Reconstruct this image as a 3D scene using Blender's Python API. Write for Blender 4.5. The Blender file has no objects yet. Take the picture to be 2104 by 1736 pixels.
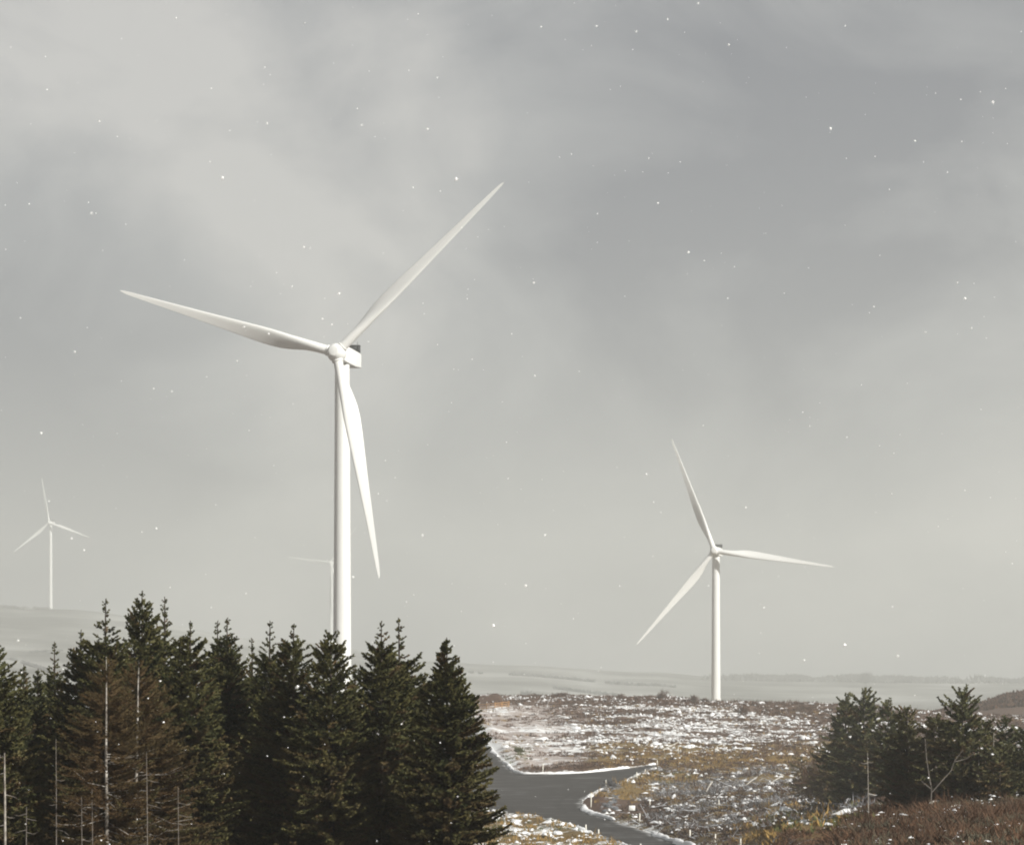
import bpy, math, random
import numpy as np
from mathutils import Vector, Matrix
from mathutils.geometry import delaunay_2d_cdt

sc = bpy.context.scene
COL = sc.collection
E = 20.0            # eye height (world z of the camera)
F = 2200.0          # focal length in pixels of a 1024 px wide frame
R = math.radians

# ------------------------------------------------------------------ helpers
def new_mesh(name, verts, faces, mat=None, parent=None, smooth=False, attrs=None):
    """verts: (n,3) array; faces: list of (k,m) int arrays (uniform m per array) or one array"""
    if isinstance(faces, np.ndarray): faces = [faces]
    me = bpy.data.meshes.new(name)
    verts = np.asarray(verts, dtype=np.float32)
    loops = np.concatenate([np.asarray(f, dtype=np.int32).ravel() for f in faces])
    tot = np.concatenate([np.full(len(f), f.shape[1], dtype=np.int32) for f in faces])
    start = np.concatenate([[0], np.cumsum(tot)[:-1]]).astype(np.int32)
    me.vertices.add(len(verts)); me.vertices.foreach_set('co', verts.ravel())
    me.loops.add(len(loops)); me.loops.foreach_set('vertex_index', loops)
    me.polygons.add(len(tot)); me.polygons.foreach_set('loop_start', start)
    me.polygons.foreach_set('loop_total', tot)
    if smooth: me.polygons.foreach_set('use_smooth', np.ones(len(tot), dtype=bool))
    for k, (dom, arr) in (attrs or {}).items():
        a = me.attributes.new(k, 'FLOAT', dom)
        a.data.foreach_set('value', np.asarray(arr, dtype=np.float32))
    me.update(calc_edges=True); me.validate()
    if mat: me.materials.append(mat)
    o = bpy.data.objects.new(name, me); COL.objects.link(o)
    if parent: o.parent = parent
    return o

def tag(o, label=None, cat=None, group=None, kind=None):
    if label: o['label'] = label
    if cat: o['category'] = cat
    if group: o['group'] = group
    if kind: o['kind'] = kind
    return o

def empty(name, loc, label, cat, group=None, rz=0.0):
    o = bpy.data.objects.new(name, None); COL.objects.link(o)
    o.empty_display_size = .5
    o.location = loc; o.rotation_euler = (0, 0, rz)
    return tag(o, label, cat, group)

def part_copy(src, parent):
    c = src.copy(); COL.objects.link(c); c.parent = parent
    return c

class G:                       # gathers pieces into one mesh
    def __init__(s): s.v = []; s.f = {}; s.a = {}; s.n = 0
    def add(s, v, f, **attr):
        f = np.asarray(f); m = f.shape[1]
        s.v.append(np.asarray(v, dtype=np.float64))
        s.f.setdefault(m, []).append(f + s.n); s.n += len(v)
        for k, arr in attr.items():
            s.a.setdefault(k, {}).setdefault(m, []).append(np.broadcast_to(arr, (len(f),)))
    def build(s, name, mat, parent=None, smooth=False):
        ms = sorted(s.f)
        at = {k: ('FACE', np.concatenate([np.concatenate(d[m]) for m in ms if m in d])) for k, d in s.a.items()}
        return new_mesh(name, np.concatenate(s.v), [np.concatenate(s.f[m]) for m in ms], mat, parent, smooth, at)

def unit(v): return v / np.maximum(np.linalg.norm(v, axis=-1, keepdims=True), 1e-9)
def perp(d, rng):
    r = rng.normal(size=d.shape); a = unit(np.cross(d, r)); return a, np.cross(d, a)

def blades(P, D, L, W, rng, n=2, flat=None):
    """diamond shaped leaf blades: base P, direction D, length L, width W, n crossed per axis"""
    D = unit(D); N = len(P); L = np.broadcast_to(L, (N,))[:, None]; W = np.broadcast_to(W, (N,))[:, None]
    a, b = perp(D, rng); V = []; Fc = []
    for k in range(n):
        t = math.pi * k / n; s = a * math.cos(t) + b * math.sin(t)
        q = np.stack([P, P + D * L * .45 + s * W * .5, P + D * L, P + D * L * .45 - s * W * .5], 1)
        V.append(q)
    V = np.stack(V, 1).reshape(-1, 3)
    Fc = np.arange(len(V)).reshape(-1, 4)
    return V, Fc

def bars(P0, P1, r0, r1, rng, m=4):
    D = unit(P1 - P0); N = len(P0); a, b = perp(D, rng)
    r0 = np.broadcast_to(r0, (N,))[:, None]; r1 = np.broadcast_to(r1, (N,))[:, None]
    ring0 = []; ring1 = []
    for k in range(m):
        t = 2 * math.pi * k / m; s = a * math.cos(t) + b * math.sin(t)
        ring0.append(P0 + s * r0); ring1.append(P1 + s * r1)
    V = np.stack(ring0 + ring1, 1)                       # N,2m,3
    base = (np.arange(N) * 2 * m)[:, None]
    f = [base + np.array([k, (k + 1) % m, m + (k + 1) % m, m + k]) for k in range(m)]
    return V.reshape(-1, 3), np.concatenate(f)

def tube(path, rad, m=10, cap=True):
    """a tube along a polyline"""
    path = np.asarray(path, float); rad = np.broadcast_to(rad, (len(path),)); V = []
    for i in range(len(path)):
        d = path[min(i + 1, len(path) - 1)] - path[max(i - 1, 0)]; d = d / np.linalg.norm(d)
        ref = np.array([1., 0, 0]) if abs(d[0]) < .9 else np.array([0, 1., 0])
        a = np.cross(d, ref); a /= np.linalg.norm(a); b = np.cross(d, a)
        for k in range(m):
            t = 2 * math.pi * k / m; V.append(path[i] + rad[i] * (a * math.cos(t) + b * math.sin(t)))
    f = []
    for i in range(len(path) - 1):
        for k in range(m):
            f.append((i * m + k, i * m + (k + 1) % m, (i + 1) * m + (k + 1) % m, (i + 1) * m + k))
    V = np.array(V); f = np.array(f)
    if cap:
        n = len(V); V = np.concatenate([V, path[:1], path[-1:]])
        e = len(path) - 1
        c0 = [(n, (k + 1) % m, k, k) for k in range(m)]; c1 = [(n + 1, e * m + k, e * m + (k + 1) % m, e * m + (k + 1) % m) for k in range(m)]
        tri = np.array([c[:3] for c in c0 + c1])
        return V, f, tri
    return V, f, None

def box(g, c, s, M=None, **kw):
    sx, sy, sz = [d / 2 for d in s]
    v = np.array([(x, y, z) for x in (-sx, sx) for y in (-sy, sy) for z in (-sz, sz)]) + np.array(c)
    if M is not None: v = v @ np.array(M.to_3x3()).T + np.array(M.translation)
    g.add(v, np.array([(0, 1, 3, 2), (4, 6, 7, 5), (0, 4, 5, 1), (2, 3, 7, 6), (0, 2, 6, 4), (1, 5, 7, 3)]), **kw)

def bevel(o, w, seg=2):
    import bmesh
    bm = bmesh.new(); bm.from_mesh(o.data)
    bmesh.ops.remove_doubles(bm, verts=bm.verts, dist=1e-5)
    bmesh.ops.recalc_face_normals(bm, faces=bm.faces)
    bmesh.ops.bevel(bm, geom=[e for e in bm.edges if e.calc_face_angle(0) > .5], offset=w, segments=seg, affect='EDGES', profile=.6)
    bm.to_mesh(o.data); bm.free()
    return o

# value noise -------------------------------------------------------
_r = np.random.default_rng(11); _LAT = _r.random((256, 256))
def vnoise(x, y):
    xi = np.floor(x).astype(int); yi = np.floor(y).astype(int); fx = x - xi; fy = y - yi
    fx = fx * fx * (3 - 2 * fx); fy = fy * fy * (3 - 2 * fy)
    L = lambda a, b: _LAT[a & 255, b & 255]
    return (L(xi, yi) * (1 - fx) + L(xi + 1, yi) * fx) * (1 - fy) + (L(xi, yi + 1) * (1 - fx) + L(xi + 1, yi + 1) * fx) * fy
def fbm(x, y, o=4):
    s = 0; a = .5
    for k in range(o): s = s + a * vnoise(x * 2 ** k + 17.3 * k, y * 2 ** k + 5.1 * k); a *= .5
    return s / (1 - .5 ** o)

# ------------------------------------------------------------------ materials
def mat(name):
    m = bpy.data.materials.new(name); m.use_nodes = True
    nt = m.node_tree; b = nt.nodes['Principled BSDF']; b.inputs['Roughness'].default_value = .8
    b.inputs['Specular IOR Level'].default_value = .25
    return m, nt, b
def N(nt, t, **kw):
    n = nt.nodes.new(t)
    for k, v in kw.items(): setattr(n, k, v)
    return n
def noise(nt, scale, detail=4, rough=.55, vec=None, dist=0):
    n = N(nt, 'ShaderNodeTexNoise'); n.inputs['Scale'].default_value = scale
    n.inputs['Detail'].default_value = detail; n.inputs['Roughness'].default_value = rough
    n.inputs['Distortion'].default_value = dist
    if vec is not None: nt.links.new(vec, n.inputs['Vector'])
    return n.outputs['Fac']
def ramp(nt, fac, stops, interp='LINEAR'):
    r = N(nt, 'ShaderNodeValToRGB'); cr = r.color_ramp; cr.interpolation = interp
    while len(cr.elements) < len(stops): cr.elements.new(.5)
    for e, (p, c) in zip(cr.elements, stops):
        e.position = p; e.color = (*c, 1) if len(c) == 3 else c
    nt.links.new(fac, r.inputs['Fac']); return r.outputs['Color']
def gramp(nt, fac, a, b):      # linear step a..b -> 0..1
    m = N(nt, 'ShaderNodeMapRange'); m.clamp = True
    m.inputs['From Min'].default_value = a; m.inputs['From Max'].default_value = b
    nt.links.new(fac, m.inputs['Value']); return m.outputs['Result']
def mix(nt, fac, a, b):
    m = N(nt, 'ShaderNodeMix', data_type='RGBA')
    for s, v in ((m.inputs['Factor'], fac), (m.inputs[6], a), (m.inputs[7], b)):
        if isinstance(v, (int, float)): s.default_value = v
        elif isinstance(v, tuple): s.default_value = (*v, 1)
        else: nt.links.new(v, s)
    return m.outputs[2]
def math_(nt, op, a, b=0.0):
    m = N(nt, 'ShaderNodeMath', operation=op)
    for i, v in enumerate((a, b)):
        if isinstance(v, (int, float)): m.inputs[i].default_value = v
        else: nt.links.new(v, m.inputs[i])
    return m.outputs[0]
def attr(nt, name):
    a = N(nt, 'ShaderNodeAttribute'); a.attribute_name = name; return a.outputs['Fac']
def bump(nt, b, h, s, d=.1):
    n = N(nt, 'ShaderNodeBump'); n.inputs['Strength'].default_value = s; n.inputs['Distance'].default_value = d
    nt.links.new(h, n.inputs['Height']); nt.links.new(n.outputs['Normal'], b.inputs['Normal'])
def geo_pos(nt): return N(nt, 'ShaderNodeNewGeometry').outputs['Position']
def obj_pos(nt): return N(nt, 'ShaderNodeTexCoord').outputs['Object']
def scaled(nt, vec, s):
    m = N(nt, 'ShaderNodeMapping'); m.inputs['Scale'].default_value = s; nt.links.new(vec, m.inputs['Vector']); return m.outputs['Vector']

def toned(name, c0, c1, rough=.8, extra=None, transl=0.0):
    """plant material: the per-face 'tone' attribute blends two pigment colours, 'dead' blends in a third"""
    m, nt, b = mat(name)
    c = mix(nt, attr(nt, 'tone'), c0, c1)
    if extra: c = mix(nt, attr(nt, 'dead'), c, extra)
    nt.links.new(c, b.inputs['Base Color']); b.inputs['Roughness'].default_value = rough
    b.inputs['Specular IOR Level'].default_value = .12
    return m

def white_paint():
    m, nt, b = mat('turbine_paint')
    p = obj_pos(nt)
    n1 = noise(nt, .6, 5, .6, scaled(nt, p, (1, 1, .12)))
    n2 = noise(nt, 2.2, 4, .6, scaled(nt, p, (1, 1, .03)))
    c = ramp(nt, n1, [(.3, (.72, .725, .71)), (.7, (.79, .795, .78))])
    c = mix(nt, math_(nt, 'MULTIPLY', gramp(nt, n2, .56, .74), .35), c, (.52, .51, .47))
    nt.links.new(c, b.inputs['Base Color']); b.inputs['Roughness'].default_value = .45
    b.inputs['Specular IOR Level'].default_value = .35
    return m
M_WHITE = white_paint()
def simple(name, c, rough=.7, var=.25, scale=3.0):
    m, nt, b = mat(name)
    n1 = noise(nt, scale, 4, .6, obj_pos(nt))
    lo = tuple(x * (1 - var) for x in c); hi = tuple(min(1, x * (1 + var)) for x in c)
    nt.links.new(ramp(nt, n1, [(.3, lo), (.7, hi)]), b.inputs['Base Color']); b.inputs['Roughness'].default_value = rough
    return m
M_DARK = simple('dark_cooler_metal', (.035, .037, .04), .5)
M_GREY = simple('grey_seal', (.42, .43, .42), .6, .1)
M_WOODPOST = simple('weathered_post', (.74, .71, .63), .8, .12, 6)
M_RAIL = simple('treated_timber', (.42, .23, .09), .8, .35, 4)
M_SIGN = simple('sign_white', (.82, .82, .79), .5, .04)
M_SNAG = simple('grey_snag_bark', (.30, .27, .235), .9, .5, 5)
M_OLDSNAG = simple('dark_snag_bark', (.17, .15, .13), .9, .5, 5)
M_BARK = simple('spruce_bark', (.055, .043, .036), .9, .4, 5)
M_ROCK = simple('grey_rock', (.12, .125, .135), .9, .5, 3)
M_LOG = simple('bleached_log', (.55, .52, .47), .85, .3, 4)
M_BRASH = toned('dead_branch_wood', (.06, .056, .058), (.50, .51, .54), .9)
M_HEATHER = toned('heather_stems', (.040, .029, .024), (.165, .095, .060), .95)
M_OCHRE = toned('moor_grass_blades', (.16, .10, .03), (.36, .235, .085), .9)
M_GREENG = toned('green_grass_blades', (.06, .075, .03), (.13, .13, .05), .9)
M_GREY_GRASS = toned('grey_green_grass', (.06, .062, .045), (.17, .155, .11), .95)
M_BRACKEN = toned('rust_bracken', (.050, .034, .025), (.165, .092, .055), .95)
M_NEEDLE = toned('spruce_needles', (.044, .050, .022), (.135, .122, .048), .75, (.115, .076, .038))
M_PINE = toned('sapling_needles', (.058, .066, .036), (.185, .178, .080), .75, (.16, .108, .055))
M_BROWN = toned('dead_brown_needles', (.040, .044, .021), (.115, .104, .042), .9, (.105, .066, .033))
M_HEDGE_FADED = toned('far_hedge_haze_faded', (.19, .19, .18), (.28, .28, .27), .9)  # leaf colour paled to grey, putting the fade of haze into the pigment
M_BARE = toned('bare_twigs', (.10, .07, .055), (.22, .16, .13), .9)

def pale_bark():
    m, nt, b = mat('pale_dead_bark')
    p = obj_pos(nt)
    n1 = noise(nt, 2.2, 6, .7, scaled(nt, p, (1, 1, .7)))
    c = ramp(nt, n1, [(.36, (.08, .065, .055)), (.50, (.26, .235, .205)), (.68, (.58, .55, .50))])
    nt.links.new(c, b.inputs['Base Color']); b.inputs['Roughness'].default_value = .9
    return m
M_PALE = pale_bark()

def snow_mat():
    m, nt, b = mat('snow')
    n1 = noise(nt, 1.5, 5, .6, geo_pos(nt))
    nt.links.new(ramp(nt, n1, [(.3, (.74, .75, .77)), (.65, (.86, .86, .86))]), b.inputs['Base Color'])
    b.inputs['Roughness'].default_value = .7
    bump(nt, b, noise(nt, 6, 5, .6, geo_pos(nt)), .5, .08)
    return m
M_SNOW = snow_mat()

# ------------------------------------------------------------------ terrain
T = {  # per sight column: (distance, picture row of the ground there); under 137 m plain drops below the eye
 -150: [(137, 890), (180, 868), (220, 850), (290, 815), (370, 780), (440, 764), (500, 758), (560, 755), (700, 745), (945, 725), (1200, 690), (1500, 665), (1800, 640), (2100, 614), (2440, 590)],
 51:  [(137, 892), (180, 870), (220, 850), (290, 815), (370, 780), (440, 766), (500, 759), (560, 756), (700, 748), (945, 730), (1200, 700), (1500, 672), (1800, 650), (2100, 628), (2440, 607)],
 300: [(137, 902), (180, 878), (220, 856), (290, 815), (370, 778), (440, 765), (485, 760), (530, 756), (700, 752), (945, 745), (1200, 722), (1500, 695), (1800, 676), (2100, 656), (2440, 641)],
 430: [(137, 905), (180, 880), (220, 857), (250, 838), (290, 810), (330, 787), (370, 768), (400, 755), (440, 738), (480, 722), (510, 712), (535, 708), (600, 714), (700, 742), (800, 758), (945, 762), (1200, 742), (1500, 718), (1800, 692), (2100, 672), (2440, 660)],
 500: [(137, 905), (180, 880), (220, 857), (250, 838), (290, 810), (330, 787), (370, 766), (400, 750), (440, 730), (480, 713), (510, 700), (530, 693), (560, 696), (600, 710), (700, 742), (800, 758), (945, 762), (1200, 742), (1500, 720), (1800, 697), (2100, 676), (2440, 664)],
 650: [(137, 905), (180, 880), (220, 857), (250, 838), (290, 810), (330, 786), (370, 764), (400, 748), (440, 730), (480, 713), (510, 702), (530, 695), (560, 698), (600, 712), (700, 742), (800, 757), (945, 761), (1200, 742), (1500, 722), (1800, 703), (2100, 685), (2440, 671)],
 720: [(137, 895), (180, 868), (220, 845), (250, 828), (290, 802), (330, 782), (370, 763), (400, 749), (440, 732), (480, 715), (510, 705), (530, 700), (560, 702), (600, 714), (700, 742), (800, 756), (945, 760), (1200, 742), (1500, 724), (1800, 706), (2100, 690), (2440, 676)],
 800: [(75, 878), (92, 862), (120, 843), (150, 832), (180, 825), (220, 817), (250, 808), (290, 795), (330, 779), (370, 763), (400, 751), (440, 734), (480, 718), (510, 708), (530, 703), (560, 705), (600, 715), (700, 742), (800, 755), (945, 758), (1200, 740), (1500, 724), (1800, 707), (2100, 692), (2440, 677)],
 900: [(70, 862), (88, 843), (104, 824), (117, 811), (130, 803), (180, 796), (240, 786), (290, 776), (330, 765), (370, 754), (400, 746), (440, 733), (480, 721), (510, 712), (530, 708), (560, 709), (620, 718), (680, 730), (800, 745), (945, 750), (1200, 738), (1500, 723), (1800, 708), (2100, 693), (2440, 678)],
 960: [(70, 852), (88, 834), (104, 815), (117, 803), (130, 796), (180, 789), (240, 780), (290, 771), (330, 762), (370, 752), (400, 745), (440, 734), (480, 724), (510, 717), (530, 713), (580, 714), (680, 705), (740, 716), (945, 742), (1200, 735), (1500, 722), (1800, 707), (2100, 693), (2440, 679)],
 1024: [(70, 848), (88, 830), (104, 812), (117, 800), (130, 793), (180, 786), (240, 778), (290, 769), (330, 760), (370, 751), (400, 744), (440, 734), (480, 725), (510, 719), (530, 716), (580, 712), (680, 691), (740, 700), (945, 738), (1200, 732), (1500, 720), (1800, 706), (2100, 693), (2440, 679)],
 1250: [(70, 848), (88, 830), (104, 812), (117, 800), (130, 793), (180, 786), (240, 778), (290, 769), (330, 760), (370, 751), (400, 744), (440, 734), (480, 725), (510, 719), (530, 716), (580, 708), (680, 680), (740, 690), (945, 730), (1200, 728), (1500, 718), (1800, 705), (2100, 693), (2440, 678)]}
def FAR(Y): return np.where(np.asarray(Y, float) <= 945, Y, 945 + (np.asarray(Y, float) - 945) * 1.41)
_PX = np.array(sorted(T)); _YG = np.concatenate([np.arange(0, 600, 5.), np.arange(600, 1000, 10.), np.arange(1000, 4801, 50.)])
_Z = np.zeros((len(_PX), len(_YG)))
for i, p in enumerate(_PX):
    near = [(0, -1.75), (8, -1.9), (40, -4.4), (80, -7.6)] if p < 780 else [(0, -1.75), (8, -1.9), (40, -3.8)]
    pts = near + [(float(FAR(y)), (690 - r) / F * float(FAR(y))) for y, r in T[p]]
    zc = pts[-1][1]; pts += [(3180, zc + 1), (3420, zc - 14), (3900, zc - 50), (4700, -60)]
    _Z[i] = np.interp(_YG, [q[0] for q in pts], [q[1] for q in pts])
def _bil(px, Y):
    px = np.clip(px, _PX[0], _PX[-1]); i = np.clip(np.searchsorted(_PX, px, side='right') - 1, 0, len(_PX) - 2)
    t = (px - _PX[i]) / (_PX[i + 1] - _PX[i]); t = t * t * (3 - 2 * t)
    Y = np.clip(Y, 0, _YG[-1]); j = np.clip(np.searchsorted(_YG, Y, side='right') - 1, 0, len(_YG) - 2)
    s = (Y - _YG[j]) / (_YG[j + 1] - _YG[j])
    return (_Z[i, j] * (1 - s) + _Z[i, j + 1] * s) * (1 - t) + (_Z[i + 1, j] * (1 - s) + _Z[i + 1, j + 1] * s) * t
def polar(x, y):
    r = np.hypot(x, y); a = np.clip(np.arctan2(x, y), -R(17), R(17)); return 512 + F * np.tan(a), r * np.cos(a)
def Hs(x, y):                      # smooth ground height
    px, Y = polar(np.asarray(x, float), np.asarray(y, float)); z = 0
    for k in (-.022, -.008, .008, .022): z = z + _bil(px, Y * (1 + k))
    return E + z / 4
def to_world(px, row):             # point of the ground seen at a picture position (used for laying out the plan)
    px = np.atleast_1d(np.asarray(px, float)); row = np.atleast_1d(np.asarray(row, float))
    lo = np.full(px.shape, 62.); hi = np.full(px.shape, 532.)
    for _ in range(40):
        m = (lo + hi) / 2; z = Hs((px - 512) / F * m, m) - E; r = 690 - z / m * F
        up = r > row; lo = np.where(up, m, lo); hi = np.where(up, hi, m)
    m = (lo + hi) / 2
    return np.stack([(px - 512) / F * m, m], -1)
def at(px, Y):  return (px - 512) / F * Y
def rowof(x, y, z): return 690 - (z - E) / y * F

# road outline ------------------------------------------------------
UP_EDGE = [(452, 706), (470, 724), (486, 742), (500, 757), (512, 768.5), (519, 772.6), (540, 772.8), (573, 772.8), (612, 769), (655.5, 763.4)]
LOW_EDGE = [(656.5, 765.5), (646, 770), (636, 776), (624, 781), (612, 786), (600, 790.5), (590, 794.5), (583.5, 799), (582, 803), (584, 808), (593, 812.5), (606, 817), (631, 824.5), (663, 835), (695, 845), (735, 858), (770, 871)]
NEAR_EDGE = [(690, 880), (655, 859), (631, 847), (612, 840), (592, 832.5), (566, 824), (547, 818), (520, 814), (486, 812), (472, 800), (458, 780), (444, 756), (430, 728), (420, 712)]
def smooth_line(p, n=8, it=2):
    p = np.array(p, float)
    for _ in range(it):
        q = [p[0]]
        for a, b in zip(p[:-1], p[1:]): q += [a * .75 + b * .25, a * .25 + b * .75]
        q.append(p[-1]); p = np.array(q)
    return p
def wline(p): p = np.array(p, float); return to_world(p[:, 0], p[:, 1])
W_UP, W_LOW, W_NEAR = [smooth_line(wline(p), it=2) for p in (UP_EDGE, LOW_EDGE, NEAR_EDGE)]
ROADPOLY = np.concatenate([W_UP, W_LOW, W_NEAR])
def inpoly(x, y, P=ROADPOLY):
    inside = np.zeros(x.shape, bool); n = len(P)
    for i in range(n):
        x0, y0 = P[i]; x1, y1 = P[i - 1]
        if y0 == y1: continue
        c = ((y0 > y) != (y1 > y)) & (x < (x1 - x0) * (y - y0) / (y1 - y0) + x0); inside ^= c
    return inside
def distline(x, y, P=ROADPOLY, closed=True):
    d = np.full(x.shape, 1e9); n = len(P)
    for i in range(0 if closed else 1, n):
        a = P[i - 1]; b = P[i]; ab = b - a; L = max((ab ** 2).sum(), 1e-9)
        t = np.clip(((x - a[0]) * ab[0] + (y - a[1]) * ab[1]) / L, 0, 1)
        d = np.minimum(d, np.hypot(x - a[0] - t * ab[0], y - a[1] - t * ab[1]))
    return d
def road_sd(x, y):                 # signed distance, negative on the road (cheap outside its neighbourhood)
    x = np.asarray(x, float); y = np.asarray(y, float); out = np.full(x.shape, 50.)
    k = (x > ROADPOLY[:, 0].min() - 8) & (x < ROADPOLY[:, 0].max() + 8) & (y > ROADPOLY[:, 1].min() - 8) & (y < ROADPOLY[:, 1].max() + 8)
    if k.any():
        d = distline(x[k], y[k]); out[k] = np.where(inpoly(x[k], y[k]), -d, d)
    return out
def sstep(a, b, t): t = np.clip((t - a) / (b - a), 0, 1); return t * t * (3 - 2 * t)
def soft(px, row, a, b, c, d, w=10, h=4):   # soft box in the plan
    return sstep(a - w, a + w, px) * sstep(-b - w, -b + w, -px) * sstep(c - h, c + h, row) * sstep(-d - h, -d + h, -row)

def H(x, y, sd=None):              # ground height with lumps, level under the road
    x = np.asarray(x, float); y = np.asarray(y, float)
    if sd is None: sd = road_sd(x, y)
    r = np.hypot(x, y)
    amp = sstep(.5, 5, sd) * sstep(60, 110, r) * (1 - .75 * sstep(560, 900, r))
    lump = (fbm(x / 14, y / 9, 3) - .5) * 1.5 + (fbm(x / 2.6 + 40, y / 2.0, 2) - .5) * .75
    bank = .55 * sstep(0.6, 2.2, sd) * sstep(-5.5, -2.2, -sd)              # low bank beside the road
    return Hs(x, y) + amp * lump + bank * (sd < 30) - .30 * sstep(.8, -.3, sd)

def hz(x, y): return float(H(np.array([x]), np.array([y]))[0])

# terrain sheet
az = np.concatenate([np.arange(-180, -20, 8.), np.arange(-20, -15, .5), np.arange(-15, 15.001, .115), np.arange(15.5, 20, .5), np.arange(20, 180, 8.)])
rr = np.concatenate([[.3, 2, 5, 9, 15, 22, 30, 40, 52, 65, 78, 90, 98], np.arange(104, 150, 2.), np.arange(150, 545, .95), np.arange(545, 1000, 8.), np.arange(1000, 3300, 35.), np.arange(3300, 4601, 130.)])
A, RR = np.meshgrid(np.radians(az), rr)
gx = RR * np.sin(A); gy = RR * np.cos(A)
gsd = road_sd(gx.ravel(), gy.ravel()).reshape(gx.shape)
gz = H(gx, gy, gsd)
na, nr = len(az), len(rr)
idx = np.arange(nr * na).reshape(nr, na)
q = np.stack([idx[:-1, :], np.roll(idx[:-1, :], -1, 1), np.roll(idx[1:, :], -1, 1), idx[1:, :]], -1).reshape(-1, 4)[:, ::-1]
gv = np.stack([gx, gy, gz], -1).reshape(-1, 3)
gv = np.concatenate([gv, [[0, 0, E - 1.75]]]); c = len(gv) - 1
tri = np.stack([np.full(na, c), np.roll(idx[0], -1), idx[0]], -1)
# what covers the ground, from a plan of the place
gpx, gY = polar(gv[:, 0], gv[:, 1]); grow = 690 - (Hs(gv[:, 0], gv[:, 1]) - E) / np.maximum(gY, 1) * F
gsdf = np.concatenate([gsd.ravel(), [50]])
def cover(px, row, x, y, sd):
    n = fbm(x / 18 + 3, y / 16 + 9, 3)
    snow = .20 + .19 * soft(px, row, 100, 1400, 706, 756, 20, 6) + .10 * soft(px, row, 440, 580, 700, 772, 25, 5)
    snow = snow - .22 * soft(px, row, 610, 860, 745, 768, 20, 4) - .06 * soft(px, row, 640, 860, 770, 840, 20, 8) - .30 * soft(px, row, 820, 1300, 800, 900, 20, 8)
    snow = snow - .34 * soft(px, row, -400, 470, 780, 1000, 20, 10) + .22 * soft(px, row, 470, 640, 810, 850, 15, 6) + .25 * sstep(3.0, .6, sd)
    snow = snow - .32 * soft(px, row, 584, 640, 786, 816, 6, 4)
    ochre = .15 + .8 * soft(px, row, 590, 870, 742, 800, 20, 5) + .6 * soft(px, row, 660, 860, 800, 850, 15, 6) + .6 * soft(px, row, 470, 650, 815, 850, 15, 5)
    red = soft(px, row, 583, 604, 792, 812, 4, 3) + .6 * soft(px, row, 535, 660, 762, 771, 10, 2) + .7 * soft(px, row, 820, 1300, 800, 900, 20, 8)
    pink = soft(px, row, 455, 575, 706, 768, 18, 5)
    big = (.55 * fbm(x / 30 + .03 * y, y / 9, 3) + .45 * fbm(x / 8, y / 2.4, 3))
    snow = snow + (.5 - big) * 1.2 - .02 * soft(px, row, 100, 1400, 690, 764, 20, 6)
    return np.clip(snow + (n - .5) * .2, 0, 1), np.clip(ochre + (n - .5) * .5, 0, 1), np.clip(red, 0, 1), np.clip(pink, 0, 1)
c_s, c_o, c_r, c_p = cover(gpx, grow, gv[:, 0], gv[:, 1], gsdf)
rad = np.hypot(gv[:, 0], gv[:, 1])
c_s = np.where(rad > 600, .25, c_s); c_s = np.where((rad > 560) & (rad < 900) & (gpx > 880), .12, c_s)  # snow lowered on unseen far ground, to cut light bounced into shade
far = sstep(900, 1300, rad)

def ground_mat():
    m, nt, b = mat('moorland')
    p = geo_pos(nt)
    st = scaled(nt, p, (.55, 1, 1))
    n1 = noise(nt, .55, 8, .68, st); n2 = noise(nt, 2.6, 5, .65, p); n3 = noise(nt, .12, 4, .6, p)
    heath = ramp(nt, n2, [(.3, (.050, .034, .026)), (.5, (.105, .068, .048)), (.72, (.20, .128, .094))])
    ochre = ramp(nt, n2, [(.3, (.085, .062, .028)), (.55, (.20, .135, .050)), (.75, (.30, .21, .085))])
    red = ramp(nt, n2, [(.3, (.050, .028, .020)), (.7, (.14, .075, .048))])
    pink = ramp(nt, n2, [(.3, (.30, .25, .23)), (.7, (.52, .46, .43))])
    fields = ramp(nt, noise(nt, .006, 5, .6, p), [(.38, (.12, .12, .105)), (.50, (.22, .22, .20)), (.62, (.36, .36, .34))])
    snow = ramp(nt, n3, [(.3, (.76, .77, .78)), (.7, (.86, .86, .85))])
    oc = gramp(nt, math_(nt, 'ADD', attr(nt, 'ochre'), math_(nt, 'MULTIPLY', math_(nt, 'SUBTRACT', n1, .5), 1.6)), .38, .62)
    c = mix(nt, oc, heath, ochre)
    c = mix(nt, attr(nt, 'red'), c, red)
    c = mix(nt, math_(nt, 'MULTIPLY', attr(nt, 'pink'), .92), c, pink)
    # snow lies where the fine noise is under the cover value
    f = math_(nt, 'ADD', math_(nt, 'MULTIPLY', n1, .6), math_(nt, 'MULTIPLY', n2, .4))
    d = math_(nt, 'SUBTRACT', math_(nt, 'ADD', math_(nt, 'MULTIPLY', attr(nt, 'snow'), .34), .31), f)
    s = gramp(nt, d, -.02, .035)
    c = mix(nt, s, c, snow)
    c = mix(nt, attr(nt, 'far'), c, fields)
    nt.links.new(c, b.inputs['Base Color']); b.inputs['Roughness'].default_value = .95
    bump(nt, b, math_(nt, 'ADD', n1, math_(nt, 'MULTIPLY', n2, .6)), .8, .5)
    return m
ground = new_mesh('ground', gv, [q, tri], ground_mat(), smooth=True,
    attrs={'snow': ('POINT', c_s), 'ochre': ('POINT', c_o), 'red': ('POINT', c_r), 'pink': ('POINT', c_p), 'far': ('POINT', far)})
tag(ground, 'moorland slope of brown heather and thin snow with pale hills behind', kind='structure')

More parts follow.
